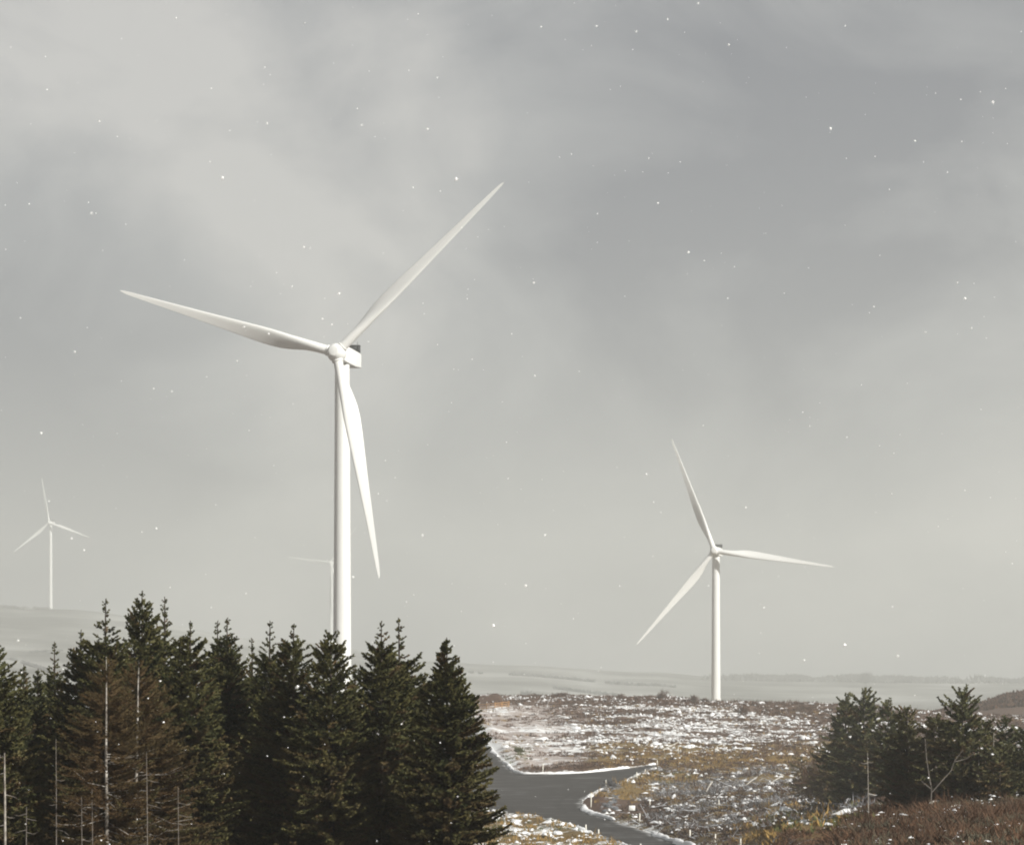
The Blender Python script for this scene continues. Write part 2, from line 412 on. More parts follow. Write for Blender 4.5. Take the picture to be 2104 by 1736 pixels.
# ------------------------------------------------------------------ road
def road_mat():
    m, nt, b = mat('asphalt_track')
    p = geo_pos(nt)
    n1 = noise(nt, 8, 6, .7, p); n2 = noise(nt, .16, 4, .6, p); n3 = noise(nt, .5, 6, .7, scaled(nt, p, (.25, 1.2, 1)))
    c = mix(nt, n2, ramp(nt, n1, [(.3, (.021, .0195, .018)), (.7, (.046, .0425, .039))]), (.048, .0445, .041))
    tk = math_(nt, 'MULTIPLY', attr(nt, 'track'), gramp(nt, noise(nt, .9, 4, .6, p), .38, .60))
    c = mix(nt, math_(nt, 'MULTIPLY', tk, .65), c, (.017, .0165, .016))
    dust = math_(nt, 'MULTIPLY', math_(nt, 'MULTIPLY', gramp(nt, n3, .54, .76), .26), math_(nt, 'SUBTRACT', 1.0, math_(nt, 'MULTIPLY', tk, .8)))
    edge = math_(nt, 'MULTIPLY', gramp(nt, math_(nt, 'ADD', attr(nt, 'edge'), math_(nt, 'MULTIPLY', math_(nt, 'SUBTRACT', n3, .5), 2.2)), .7, 1.1), .5)
    c = mix(nt, math_(nt, 'MAXIMUM', dust, edge), c, (.62, .62, .62))
    nt.links.new(c, b.inputs['Base Color']); b.inputs['Roughness'].default_value = .75
    bump(nt, b, n1, .3, .02)
    return m
def build_road():
    P = ROADPOLY; pts = [tuple(p) for p in P]; n = len(pts)
    x0, y0 = P.min(0); x1, y1 = P.max(0)
    X, Y = np.meshgrid(np.arange(x0, x1, .65), np.arange(y0, y1, .65)); X = X.ravel(); Y = Y.ravel()
    k = road_sd(X, Y) < -.5; X, Y = X[k], Y[k]
    allp = [Vector(p) for p in pts] + [Vector((a, b)) for a, b in zip(X, Y)]
    v, e, f, *_ = delaunay_2d_cdt(allp, [(i, (i + 1) % n) for i in range(n)], [], 1, 1e-4)
    v = np.array([tuple(a) for a in v]); sd = road_sd(v[:, 0], v[:, 1])
    z = Hs(v[:, 0], v[:, 1]) - .12 + .03 * np.clip(-sd, 0, 2)
    f = np.array([t for t in f if len(t) == 3])
    return new_mesh('road', np.column_stack([v, z]), f, road_mat(), smooth=True, attrs={'edge': ('POINT', sstep(2.2, 0, -sd)), 'track': ('POINT', np.maximum(np.exp(-((-sd - 1.5) / .4) ** 2), np.exp(-((-sd - 3.3) / .4) ** 2)))})
tag(build_road(), 'dark asphalt wind farm track forking at a junction', kind='structure')

def verge(lines, name):            # ribbons of ploughed snow along the road edges
    g = G(); rng = np.random.default_rng(5)
    for P, wid, thr in lines:
        seg = np.hypot(*np.diff(P, axis=0).T); s = np.concatenate([[0], np.cumsum(seg)])
        t = np.arange(0, s[-1], .45); x = np.interp(t, s, P[:, 0]); y = np.interp(t, s, P[:, 1])
        dx = np.gradient(x); dy = np.gradient(y); L = np.hypot(dx, dy); nx, ny = -dy / L, dx / L
        w = wid * (.1 + 1.9 * fbm(t / 4 + 31 * wid, t * 0 + 7, 4)); off = (fbm(t / 4, t * 0 + 3, 3) - .5) * .8
        hgt = .26 * (.4 + fbm(t / 2.5, t * 0 + 13, 3))
        keep = fbm(t / 9 + 4, t * 0 + 21, 3) > thr
        w = np.where(keep, w, .02)
        prof = [(-.5, -.25), (-.32, .6), (-.05, 1.0), (.25, .75), (.5, -.25)]
        rows = []
        for a, b in prof:
            X = x + nx * (a * w + off); Y = y + ny * (a * w + off)
            rows.append(np.stack([X, Y, Hs(X, Y) + .02 + hgt * b * np.where(keep, 1, .05) + .06 * rng.normal(size=len(t)) * (b > 0)], -1))
        V = np.stack(rows, 1).reshape(-1, 3); m = len(prof); i = np.arange(len(t) - 1)[:, None] * m
        f = np.concatenate([i + np.array([k, k + 1, m + k + 1, m + k]) for k in range(m - 1)])
        g.add(V, f)
    return g.build(name, M_SNOW, smooth=True)
tag(verge([(W_UP, .62, .40), (W_LOW[8:], .75, .43), (W_NEAR[10:-18], .7, .5)], 'snow'), 'ribbon of ploughed white snow along the edges of the dark track', 'snow', kind='stuff')

# ------------------------------------------------------------------ ground cover (stuff)
def scatter(n, pxr, yr, seed, keep):
    rng = np.random.default_rng(seed)
    px = rng.uniform(*pxr, n); Y = np.sqrt(rng.uniform(yr[0] ** 2, yr[1] ** 2, n)); x = at(px, Y)
    sd = road_sd(x, Y); row = 690 - (Hs(x, Y) - E) / Y * F
    k = (sd > .8) & (rng.random(n) < keep(px, row, x, Y))
    x, Y, px, row = x[k], Y[k], px[k], row[k]
    return x, Y, H(x, Y), px, row, rng
def tufts(name, m, x, y, z, rng, hgt, spread, nb, w, tone=None, lean=.5):
    n = len(x); s = rng.lognormal(0, .3, n)
    P = np.repeat(np.stack([x, y, z], -1), nb, 0); S = np.repeat(s, nb)[:, None]; k = n * nb
    off = rng.normal(size=(k, 3)) * spread * S; off[:, 2] = -.05
    D = rng.normal(size=(k, 3)) * lean; D[:, 2] = np.abs(rng.normal(1, .3, k))
    L = hgt * S[:, 0] * rng.uniform(.6, 1.3, k)
    V, f = blades(P + off, D, L, w * rng.uniform(.6, 1.4, k), rng, n=1)
    t = np.repeat(rng.random(n) if tone is None else tone, nb) * .7 + rng.random(k) * .3
    g = G(); g.add(V, f, tone=t); return g.build(name, m)
streak = lambda x, y: .55 * fbm(x / 30 + .03 * y, y / 9, 3) + .45 * fbm(x / 8, y / 2.4, 3)
# heather over the field and banks
def keep_h(px, row, x, y):
    d = sstep(.42, .53, streak(x, y)) * (row < 772) * (1 - .75 * soft(px, row, 440, 560, 703, 770, 20, 4))
    d = d + .9 * (np.abs(row - 700) < 6) * (px > 540) + 1.0 * soft(px, row, 622, 740, 806, 850, 10, 4) * sstep(.28, .42, fbm(x / 4, y / 4, 3)) + .8 * soft(px, row, 640, 880, 768, 836, 10, 5) * sstep(.36, .5, fbm(x / 6, y / 5 + 3, 3))
    return np.clip(d, 0, 1) * .9
x, y, z, px, row, rng = scatter(60000, (180, 1230), (170, 534), 3, keep_h)
hb = np.clip(soft(px, row, 622, 740, 803, 850, 10, 4) + .6 * soft(px, row, 640, 880, 768, 836, 10, 5), 0, 1)
tag(tufts('heather', M_HEATHER, x, y, z, rng, .50, .30, 15, .12, tone=rng.random(len(x)) * (1 - .9 * hb), lean=.8), 'low dark brown heather clumps covering the snowy moor', 'heather', kind='stuff')
# ochre moor grass
def keep_o(px, row, x, y):
    d = .72 * soft(px, row, 600, 880, 746, 770, 15, 3) + .85 * soft(px, row, 596, 700, 772, 804, 8, 5) * sstep(.35, .5, fbm(x / 5, y / 4, 3)) + .7 * soft(px, row, 735, 860, 800, 850, 10, 6) * sstep(.42, .52, fbm(x / 6 + 9, y / 3, 3))
    d = d + .8 * soft(px, row, 480, 640, 816, 860, 10, 3) * sstep(.42, .55, fbm(x / 5 + 3, y / 2, 3)) + .05 * (row < 770)
    return np.clip(d, 0, 1) * .85 * (1 - .45 * soft(px, row, 655, 870, 772, 822, 12, 5))
x, y, z, px, row, rng = scatter(26000, (440, 1100), (130, 500), 4, keep_o)
tag(tufts('moor_grass', M_OCHRE, x, y, z, rng, .50, .26, 13, .10, lean=.6), 'tufts of ochre moor grass along the track and banks', 'moor grass', kind='stuff')
# greener grass
def keep_g(px, row, x, y):
    return np.clip(.8 * soft(px, row, 760, 880, 812, 838, 15, 5) + .6 * soft(px, row, 480, 640, 820, 850, 10, 4) * sstep(.5, .58, fbm(x / 4, y / 3, 3)) + .7 * soft(px, row, 625, 690, 772, 784, 8, 3) + .7 * soft(px, row, 508, 532, 748, 764, 5, 4), 0, 1)
x, y, z, px, row, rng = scatter(12000, (440, 1000), (110, 430), 5, keep_g)
tag(tufts('grass', M_GREENG, x, y, z, rng, .38, .26, 12, .10, lean=.6), 'patches of green grass on the banks beside the track', 'grass', kind='stuff')
# snow caught on the tufts
def keep_sn(px, row, x, y):
    d = sstep(.50, .41, streak(x, y)) * (row < 756) + .8 * sstep(.50, .60, fbm(x / 3.2 + 5, y / 2.2, 3)) * soft(px, row, 640, 880, 770, 832, 15, 5) + .9 * sstep(.46, .58, fbm(x / 4, y / 1.6 + 7, 3)) * soft(px, row, 480, 650, 812, 850, 10, 3)
    d = d + .5 * soft(px, row, 600, 860, 745, 772, 15, 3) * sstep(.5, .6, fbm(x / 3, y / 2, 3)) + .10 * (row < 756)
    return np.clip(d, 0, 1) * .75 * (1 - .8 * soft(px, row, 440, 560, 703, 768, 20, 4)) * (1 - .8 * soft(px, row, 830, 1300, 800, 900, 20, 8))
x, y, z, px, row, rng = scatter(68000, (200, 1230), (130, 532), 6, keep_sn)
def blobs(name, m, x, y, z, r, rng, flat=.55):
    b = np.array([(1, 0, 0), (.31, .95, 0), (-.81, .59, 0), (-.81, -.59, 0), (.31, -.95, 0), (.5, .3, .75), (-.45, .35, .8), (-.1, -.5, .8), (0, 0, 1)], float)
    fc = np.array([(0, 1, 5), (1, 2, 6), (1, 6, 5), (2, 3, 6), (3, 7, 6), (3, 4, 7), (4, 0, 5), (4, 5, 7), (5, 6, 8), (6, 7, 8), (7, 5, 8)])
    n = len(x); V = np.broadcast_to(b, (n, 9, 3)) * (1 + .5 * rng.normal(size=(n, 9, 3)))
    a = rng.uniform(0, 6.3, n); ca, sa = np.cos(a)[:, None], np.sin(a)[:, None]
    X = V[..., 0] * ca - V[..., 1] * sa; Yv = V[..., 0] * sa + V[..., 1] * ca
    st = rng.uniform(.7, 1.6, n)[:, None]
    W = np.stack([x[:, None] + X * r[:, None] * st, y[:, None] + Yv * r[:, None], z[:, None] + (V[..., 2] * flat - .1) * r[:, None]], -1)
    f = (np.arange(n) * 9)[:, None, None] + fc[None]
    return new_mesh(name, W.reshape(-1, 3), f.reshape(-1, 3), m, smooth=True)
tag(blobs('snow', M_SNOW, x, y, z + .08 + .2 * rng.random(len(x)), .19 * rng.lognormal(0, .5, len(x)), rng), 'small caps of white snow lying on the heather and brash', 'snow', kind='stuff')
# brash: dead branches left after felling
def keep_b(px, row, x, y): return np.clip(.95 * soft(px, row, 655, 870, 768, 822, 15, 6) * sstep(.42, .56, fbm(x / 7 + 2, y / 5, 3)) + .4 * soft(px, row, 640, 740, 806, 848, 8, 5) + .12 * (row < 760) + .9 * soft(px, row, 602, 618, 786, 814, 4, 3), 0, 1)
x, y, z, px, row, rng = scatter(24000, (560, 1000), (160, 470), 7, keep_b)
n = len(x); P0 = np.stack([x, y, z + rng.uniform(-.05, .45, n)], -1); D = rng.normal(size=(n, 3)); D[:, 2] *= .35
P1 = P0 + unit(D) * rng.lognormal(-.25, .5, n)[:, None]
V, f = bars(P0, P1, .05, .025, rng, 4); g = G(); g.add(V, f, tone=np.tile(rng.random(n), 4))
tag(g.build('brash', M_BRASH), 'tangled grey dead branches and felling brash on the bank right of the track', 'brash', kind='stuff')
x, y, z, px, row, rng = scatter(5200, (600, 1000), (150, 420), 27, lambda px, row, x, y: np.clip(soft(px, row, 640, 870, 770, 832, 12, 5) * sstep(.50, .62, fbm(x / 8 + 5, y / 6 + 2, 3)), 0, 1))
tag(tufts('brash', M_BRASH, x, y, z, rng, .85, .45, 26, .06, tone=np.clip(rng.normal(.12, .2, len(x)), 0, 1), lean=1.0), 'dark heaps of tangled felling brush on the bank right of the track', 'brash', kind='stuff')
# rusty bracken at the lower right and by the stand
def keep_r(px, row, x, y): return np.clip(soft(px, row, 850, 1400, 806, 990, 14, 6) + .5 * soft(px, row, 780, 860, 826, 990, 20, 6) + soft(px, row, -300, 470, 835, 990, 14, 6) * .35, 0, 1) * sstep(.22, .42, fbm(x / 4, y / 4, 3))
x, y, z, px, row, rng = scatter(26000, (-120, 1180), (62, 138), 8, keep_r)
tag(tufts('bracken', M_BRACKEN, x, y, z, rng, .25, .26, 16, .034, tone=np.clip(fbm(x / 3.4, y / 3.4, 3) * 2.4 - .75 + .2 * rng.normal(size=len(x)), 0, 1), lean=1.5), 'rust brown dead bracken filling the near ground at lower right', 'bracken', kind='stuff')

x, y, z, px, row, rng = scatter(9000, (800, 1180), (68, 136), 15, lambda px, row, x, y: np.clip(soft(px, row, 850, 1400, 806, 990, 14, 6), 0, 1) * sstep(.44, .58, fbm(x / 3.4 + 8, y / 2, 3)))
tag(tufts('moor_grass', M_GREY_GRASS, x, y, z, rng, .28, .2, 14, .034, lean=.9), 'grey green grass growing through the rust bracken', 'moor grass', kind='stuff')
x, y, z, px, row, rng = scatter(2200, (790, 1180), (68, 136), 16, lambda px, row, x, y: np.clip(soft(px, row, 830, 1400, 802, 990, 14, 6), 0, 1) * (.04 + .6 * sstep(.58, .70, fbm(x / 3 + 2, y / 2 + 4, 3))))
tag(blobs('snow', M_SNOW, x, y, z + .10 + .3 * rng.random(len(x)), .045 * rng.lognormal(0, .5, len(x)), rng), 'small lumps of snow caught in the bracken', 'snow', kind='stuff')

x, y, z, px, row, rng = scatter(420, (800, 1180), (74, 124), 17, lambda px, row, x, y: soft(px, row, 845, 1400, 803, 990, 12, 4))
tag(tufts('bracken', M_BRACKEN, x, y, z, rng, .55, .3, 70, .028, lean=1.0), 'taller rust brown scrub clumps standing out of the bracken', 'scrub', kind='stuff')

# ------------------------------------------------------------------ wind turbines
RB = 52.0
def blade_mesh():
    zs = np.array([0, .8, 1.6, 2.6, 4, 5.5, 7.5, 9.5, 11.5, 14, 17, 20, 24, 28, 32, 36, 40, 44, 47, 49.5, 51, 51.7, RB])
    ch = np.interp(zs, [0, 2.5, 5, 8.5, 12, 15, 20, 28, 36, 44, 49.5, 51.3, RB], [2.1, 2.1, 2.3, 3.1, 3.65, 3.7, 3.25, 2.45, 1.8, 1.2, .78, .5, .12])
    th = np.interp(zs, [0, 2.5, 5, 8.5, 12, 17, 28, 44, RB], [2.1, 2.1, 1.9, 1.5, 1.15, .82, .45, .19, .03])
    tw = np.radians(np.interp(zs, [0, 4, 9, 16, 28, 40, RB], [29, 27, 23, 17, 10, 5, 3]) + 3)
    bl = sstep(2.0, 11.0, zs); m = 20; V = []
    for z, c, t, b, w in zip(zs, ch, th, tw, bl):
        pb = -1.0 * (z / RB) ** 2
        for k in range(m):
            a = 2 * math.pi * k / m
            u = .5 * (1 + math.cos(a))                      # 1 = leading edge
            cx, cy = math.cos(a) * c / 2, math.sin(a) * t / 2
            s = 1 - u; yt = 5 * (.2969 * math.sqrt(max(s, 0)) - .126 * s - .3516 * s * s + .2843 * s ** 3 - .1036 * s ** 4)
            ax, ay = (.32 - s) * c, (1 if math.sin(a) >= 0 else -1) * yt * t + .03 * c * math.sin(math.pi * s)
            p = cx * (1 - w) + ax * w; qy = cy * (1 - w) + ay * w
            V.append((p * math.cos(b) + qy * math.sin(b), -p * math.sin(b) + qy * math.cos(b) + pb, z))
    f = [(i * m + k, i * m + (k + 1) % m, (i + 1) * m + (k + 1) % m, (i + 1) * m + k) for i in range(len(zs) - 1) for k in range(m)]
    f = np.array(f)[:, ::-1]; V = np.array(V); n = len(V); V = np.concatenate([V, [V[-m:].mean(0)]])
    tip = np.array([(n, n - m + k, n - m + (k + 1) % m) for k in range(m)])
    return new_mesh('blade', V, [f, tip], M_WHITE, smooth=True)
def lathe(prof, m=28):
    V = [(r * math.cos(2 * math.pi * k / m), r * math.sin(2 * math.pi * k / m), h) for r, h in prof for k in range(m)]
    f = [(i * m + k, i * m + (k + 1) % m, (i + 1) * m + (k + 1) % m, (i + 1) * m + k) for i in range(len(prof) - 1) for k in range(m)]
    return np.array(V), np.array(f)
HUB_R = 1.75                                                # blades start this far from the axis
def collar_mesh():
    V, f = lathe([(1.14, -.55), (1.22, -.5), (1.22, -.12), (1.16, -.08), (1.16, .05), (1.24, .09), (1.24, .3), (1.13, .34), (1.05, .34)], 24)
    return new_mesh('root_collar', V, f, M_WHITE, smooth=True)
def spinner_mesh():                                         # axis +Z = upwind
    V, f = lathe([(0.001, 2.3), (1.0, 2.28), (1.22, 2.2), (1.62, 1.55), (1.95, .75), (2.08, 0), (2.05, -.7), (1.9, -1.35), (1.75, -1.5), (.9, -1.55)], 30)
    return new_mesh('hub', V, f, M_WHITE, smooth=True)
def nacelle_meshes():                                       # local: +Y downwind, origin at the hub centre
    prof = [(1.75, 2.9, 3.0, 0), (2.6, 3.6, 3.6, 0), (9.5, 3.6, 3.6, 0), (14.2, 3.4, 3.15, .18)]
    V = []
    for yy, w, h, dz in prof:
        for sx, sz in ((-1, -1), (1, -1), (1, 1), (-1, 1)): V.append((sx * w / 2, yy, sz * h / 2 + dz))
    f = [(i * 4 + k, i * 4 + (k + 1) % 4, i * 4 + 4 + (k + 1) % 4, i * 4 + 4 + k) for i in range(3) for k in range(4)] + [(3, 2, 1, 0), (12, 13, 14, 15)]
    na_ = new_mesh('nacelle', np.array(V), np.array(f), M_WHITE); bevel(na_, .22, 3)
    g = G()
    box(g, (0, 12.9, 2.85), (3.0, .5, 1.35)); box(g, (-1.45, 13.2, 2.75), (.16, 1.5, 1.5)); box(g, (1.45, 13.2, 2.75), (.16, 1.5, 1.5))
    box(g, (0, 13.2, 3.56), (3.3, 1.3, .14)); box(g, (0, 10.6, 2.2), (1.8, 2.6, .75))
    cool = g.build('cooler', M_DARK, na_)
    for sx in (-.9, .9):
        g = G(); V, f, tri_ = tube([(sx, 13.7, 3.5), (sx, 13.7, 4.0), (sx, 13.7, 4.5)], [.06, .05, .04], 6); g.add(V, f); g.add(np.zeros((0, 3)), tri_); g.build('mast', M_DARK, na_)
    return na_
def tower_mesh(h, rt, rbm):
    prof = []; ns = 4
    for i in range(ns):
        a, b = i / ns, (i + 1) / ns; ra = rbm + (rt - rbm) * a; rb2 = rbm + (rt - rbm) * b
        prof += [(ra, h * a), (ra, h * a + .02)] + [(ra + (rb2 - ra) * q, h * (a + (b - a) * q)) for q in (.01, .25, .5, .75, .98)] + [(rb2 + .004, h * b - .18), (rb2 + .022, h * b - .16), (rb2 + .022, h * b - .04)]
    V, f = lathe([(rbm + .05, -4)] + prof, 48)
    o = new_mesh('tower', V, f, M_WHITE, smooth=True)
    o.data.set_sharp_from_angle(angle=R(25)); return o
BLADE = blade_mesh(); COLLAR = collar_mesh(); SPIN = spinner_mesh(); NAC = nacelle_meshes()
PROTO = [BLADE, COLLAR, SPIN, NAC] + list(NAC.children)
def turbine(hub_px, hub_row, Y, psi, phi, height, label, pitch=0, size=1.0):
    psi = R(psi); t = R(5)
    Hc = Vector((at(hub_px, Y), Y, E + (690 - hub_row) / F * Y))
    nv = Vector((-math.sin(psi) * math.cos(t), -math.cos(psi) * math.cos(t), math.sin(t)))
    rv = Vector((math.cos(psi), -math.sin(psi), 0)); uv = rv.cross(nv) if rv.cross(nv).z > 0 else nv.cross(rv)
    down = Vector((math.sin(psi), math.cos(psi), 0))
    base = Hc + down * 4.6 * size; base.z = Hc.z - height * size
    root = empty('wind_turbine', base, label, 'wind turbine', 'wind turbines')
    root.scale = (size, size, size); th = height - 1.95
    tower_mesh(th, 1.62, 2.12).parent = root
    L = (Hc - base) / size
    na_ = part_copy(NAC, root); na_.matrix_local = Matrix.Translation(L) @ Matrix.Rotation(-psi, 4, 'Z')
    for ch in NAC.children: part_copy(ch, na_)
    sp = part_copy(SPIN, root)
    sp.matrix_local = Matrix.Translation(L) @ Matrix((rv, uv, nv)).transposed().to_4x4()
    for k in range(3):
        a = R(phi) + k * 2 * math.pi / 3; co = R(2.5)
        d0 = rv * math.cos(a) + uv * math.sin(a); mo = rv * math.sin(a) - uv * math.cos(a)
        d = d0 * math.cos(co) + nv * math.sin(co); yv = d.cross(mo)
        M3 = Matrix((mo, yv, d)).transposed()
        b = part_copy(BLADE, root)
        b.matrix_local = Matrix.Translation(L + d * HUB_R) @ (M3 @ Matrix.Rotation(R(pitch), 3, 'Z')).to_4x4() @ Matrix.Diagonal((1, 1, (RB - HUB_R) / RB, 1))
        part_copy(COLLAR, b).matrix_local = Matrix.Translation((0, 0, .1))
    return root
s_ = 1024 / 2104
turbine(691 * s_, 724 * s_, 484, 12, 43.2, 90, 'nearest and largest white wind turbine, its tower rising out of the dark spruce stand')
turbine(1468 * s_, 1131 * s_, 940, 13, 111, 90, 'white wind turbine standing alone behind the snowy heather ridge at right')
turbine(101 * s_, 1073 * s_, 3100, 8, 100, 94, 'small pale wind turbine faded by haze on the far hillside at left', size=1.25)
turbine(330, 562, 3600, 12, 52, 112, 'faintest wind turbine, mostly hidden behind the tower of the largest turbine', size=1.42)
for o in PROTO: bpy.data.objects.remove(o)

# ------------------------------------------------------------------ conifers
def trunk_mesh(h, r0, rng, lean=(0, 0), m=8, top=.02):
    k = 12; t = np.linspace(0, 1, k); wob = rng.normal(size=(k, 2)).cumsum(0) * .012 * h / 12
    path = np.stack([lean[0] * t + wob[:, 0] * t, lean[1] * t + wob[:, 1] * t, -.6 + t * (h + .6)], -1)
    return path, tube(path, r0 * (1 - t) ** .85 + top, m)
def conifer(px, row, Y, r, label, seed, name='spruce_tree', dens=1.0, sparse=0.0, dead=0.0, mat_=None, whorl=.44, up=1.0, bare_to=0.0, r0=None, group='spruces in the dense stand on the left', cat='tree', trunk_mat=None, wood=False, low=.03, needles=.108, wmul=1.0, droop=1.0, irregular=.15, lean=(0, 0), dark=0.0, texp=.66, k_=1.0):
    rng = np.random.default_rng(seed)
    Y = Y * k_; x = at(px, Y); zb = hz(x, Y); h = (E + (690 - row) / F * Y - zb) / k_
    root = empty(name, (x, Y, zb), label, cat, group); root.scale = (k_, k_, k_)
    path, (V, f, tri_) = trunk_mesh(h, r0 or h * .011 + .03, rng, lean)
    g = G(); g.add(V, f); g.add(np.zeros((0, 3)), np.zeros((0, 3), int))
    tr = g.build('trunk', trunk_mat or M_BARK, root, smooth=True)
    # branches
    B = []; zc = h - .42
    tall = sparse * h
    while zc > max(low * h, .4):
        d = h - zc
        n = int(rng.integers(4, 6) + min(d / 1.3, 4.5))
        n = max(3, int(n * (1 - .35 * (d < tall))))
        a0 = rng.uniform(0, 6.28)
        for k in range(n): B.append((zc + rng.normal() * .05, a0 + 6.28 * k / n + rng.normal() * .25))
        for k in range(int((2.2 + min(d, 6) * 1.5) * dens * (0.5 if d < tall else 1))): B.append((zc - rng.uniform(.1, .9) * whorl, rng.uniform(0, 6.28)))
        zc -= whorl * rng.uniform(.8, 1.2) * (1.25 if d < tall else 1)
    B = np.array(B)
    if wood: B = B[~((np.sin(B[:, 1]) < -.45) & (rng.random(len(B)) < .8))]      # the dying trees have shed most twigs in front
    d = h - B[:, 0]; t = np.clip(d / h, 0, 1); nb = len(B)
    lobe = 1 + .20 * np.sin(B[:, 1] * 2 + seed) * np.sin(B[:, 0] * .9 + seed * 1.7)   # uneven outline
    Lb = r * np.minimum((t / .58) ** texp, 1.0) * (1 - .15 * sstep(.8, 1, t)) * lobe * np.exp(np.clip(rng.normal(size=nb), -2, 1.1) * irregular)
    if tall > 0: Lb = np.where(d < tall, np.maximum(Lb * .62, .16 + .13 * d), Lb)
    Lb = np.maximum(Lb, .10 + .24 * d * (d < 1.2))
    el = np.radians(up * np.interp(t, [0, .06, .2, .45, 1], [55, 36, 18, -2, -20 * droop]) + rng.normal(size=nb) * 10)
    rad_ = np.stack([np.cos(B[:, 1]), np.sin(B[:, 1])], -1)
    P0 = np.stack([np.interp(B[:, 0], path[:, 2], path[:, 0]), np.interp(B[:, 0], path[:, 2], path[:, 1]), B[:, 0]], -1)
    curl = np.interp(t, [0, .2, 1], [.05, .12, .16]) * Lb * up
    def pt(i, s): 
        l = Lb[i] * s
        return P0[i] + np.stack([rad_[i, 0] * np.cos(el[i]) * l, rad_[i, 1] * np.cos(el[i]) * l, np.sin(el[i]) * l + curl[i] * (s ** 2.2) - .10 * droop * np.sin(s * 3.1) * Lb[i] * t[i]], -1)
    # shoots
    cnt = np.maximum(2, (Lb / .105 * dens).astype(int)); I = np.repeat(np.arange(nb), cnt)
    S = np.concatenate([(np.arange(c) + rng.random(c)) / c for c in cnt]); S = .10 + .90 * S ** .72 
    Pp = pt(I, S); Tg = unit(pt(I, np.minimum(S + .05, 1.06)) - pt(I, S - .05))
    side = unit(np.cross(Tg, [0, 0, 1.]))
    btone = np.clip(rng.normal(.42 - dark, .22, nb), 0, 1)
    bdead = np.clip(dead + (t > .42) * rng.normal(.22, .35, nb) + (rng.random(nb) < .08) * .8, 0, 1)
    g = G()
    for sgn in (-1, 1, 0):
        j = rng.random(len(I))
        D = Tg * (.55 + .5 * j[:, None]) + side * sgn * rng.uniform(.5, 1.3, len(I))[:, None] + rng.normal(size=Tg.shape) * .32
        D[:, 2] += rng.normal(-.02, .18, len(I)) + .22 * (t[I] < .15)
        L = (.10 + np.minimum(.22 * Lb[I], .28) * (1.15 - .75 * S)) * rng.uniform(.65, 1.35, len(I)) * (1 if sgn else .9)
        nn = 2 if sgn == 0 else 2
        V, f = blades(Pp, D, L, needles * wmul * rng.uniform(.75, 1.35, len(I)), rng, nn)
        g.add(V, f, tone=np.repeat(np.clip(btone[I] + rng.normal(size=len(I)) * .2 + .15 * (S - .6), 0, 1), nn), dead=np.repeat(np.clip(bdead[I] * (1.35 - S * .55), 0, 1), nn))
    # leader
    k = 12; zz = np.linspace(h - 1.0, h - .12, k); P = np.stack([np.full(k, path[-1, 0]), np.full(k, path[-1, 1]), zz], -1)
    V, f = blades(P, np.stack([rng.normal(size=k) * .35, rng.normal(size=k) * .35, np.ones(k)], -1), .17, .065 * wmul, rng, 2)
    g.add(V, f, tone=.5, dead=0.)
    g.build('crown', mat_ or M_NEEDLE, root)
    if wood:
        kb = (rng.random(nb) < .26) & (t > .38)
        s1, s2 = pt(np.where(kb)[0], np.full(kb.sum(), .55)), pt(np.where(kb)[0], np.full(kb.sum(), .98))
        V, f = bars(P0[kb], s1, .032, .022, rng, 4); g = G(); g.add(V, f)
        V, f = bars(s1, s2, .022, .008, rng, 4); g.add(V, f)
        tag(g.build('branches', M_PALE, root), kind='stuff')
    return root

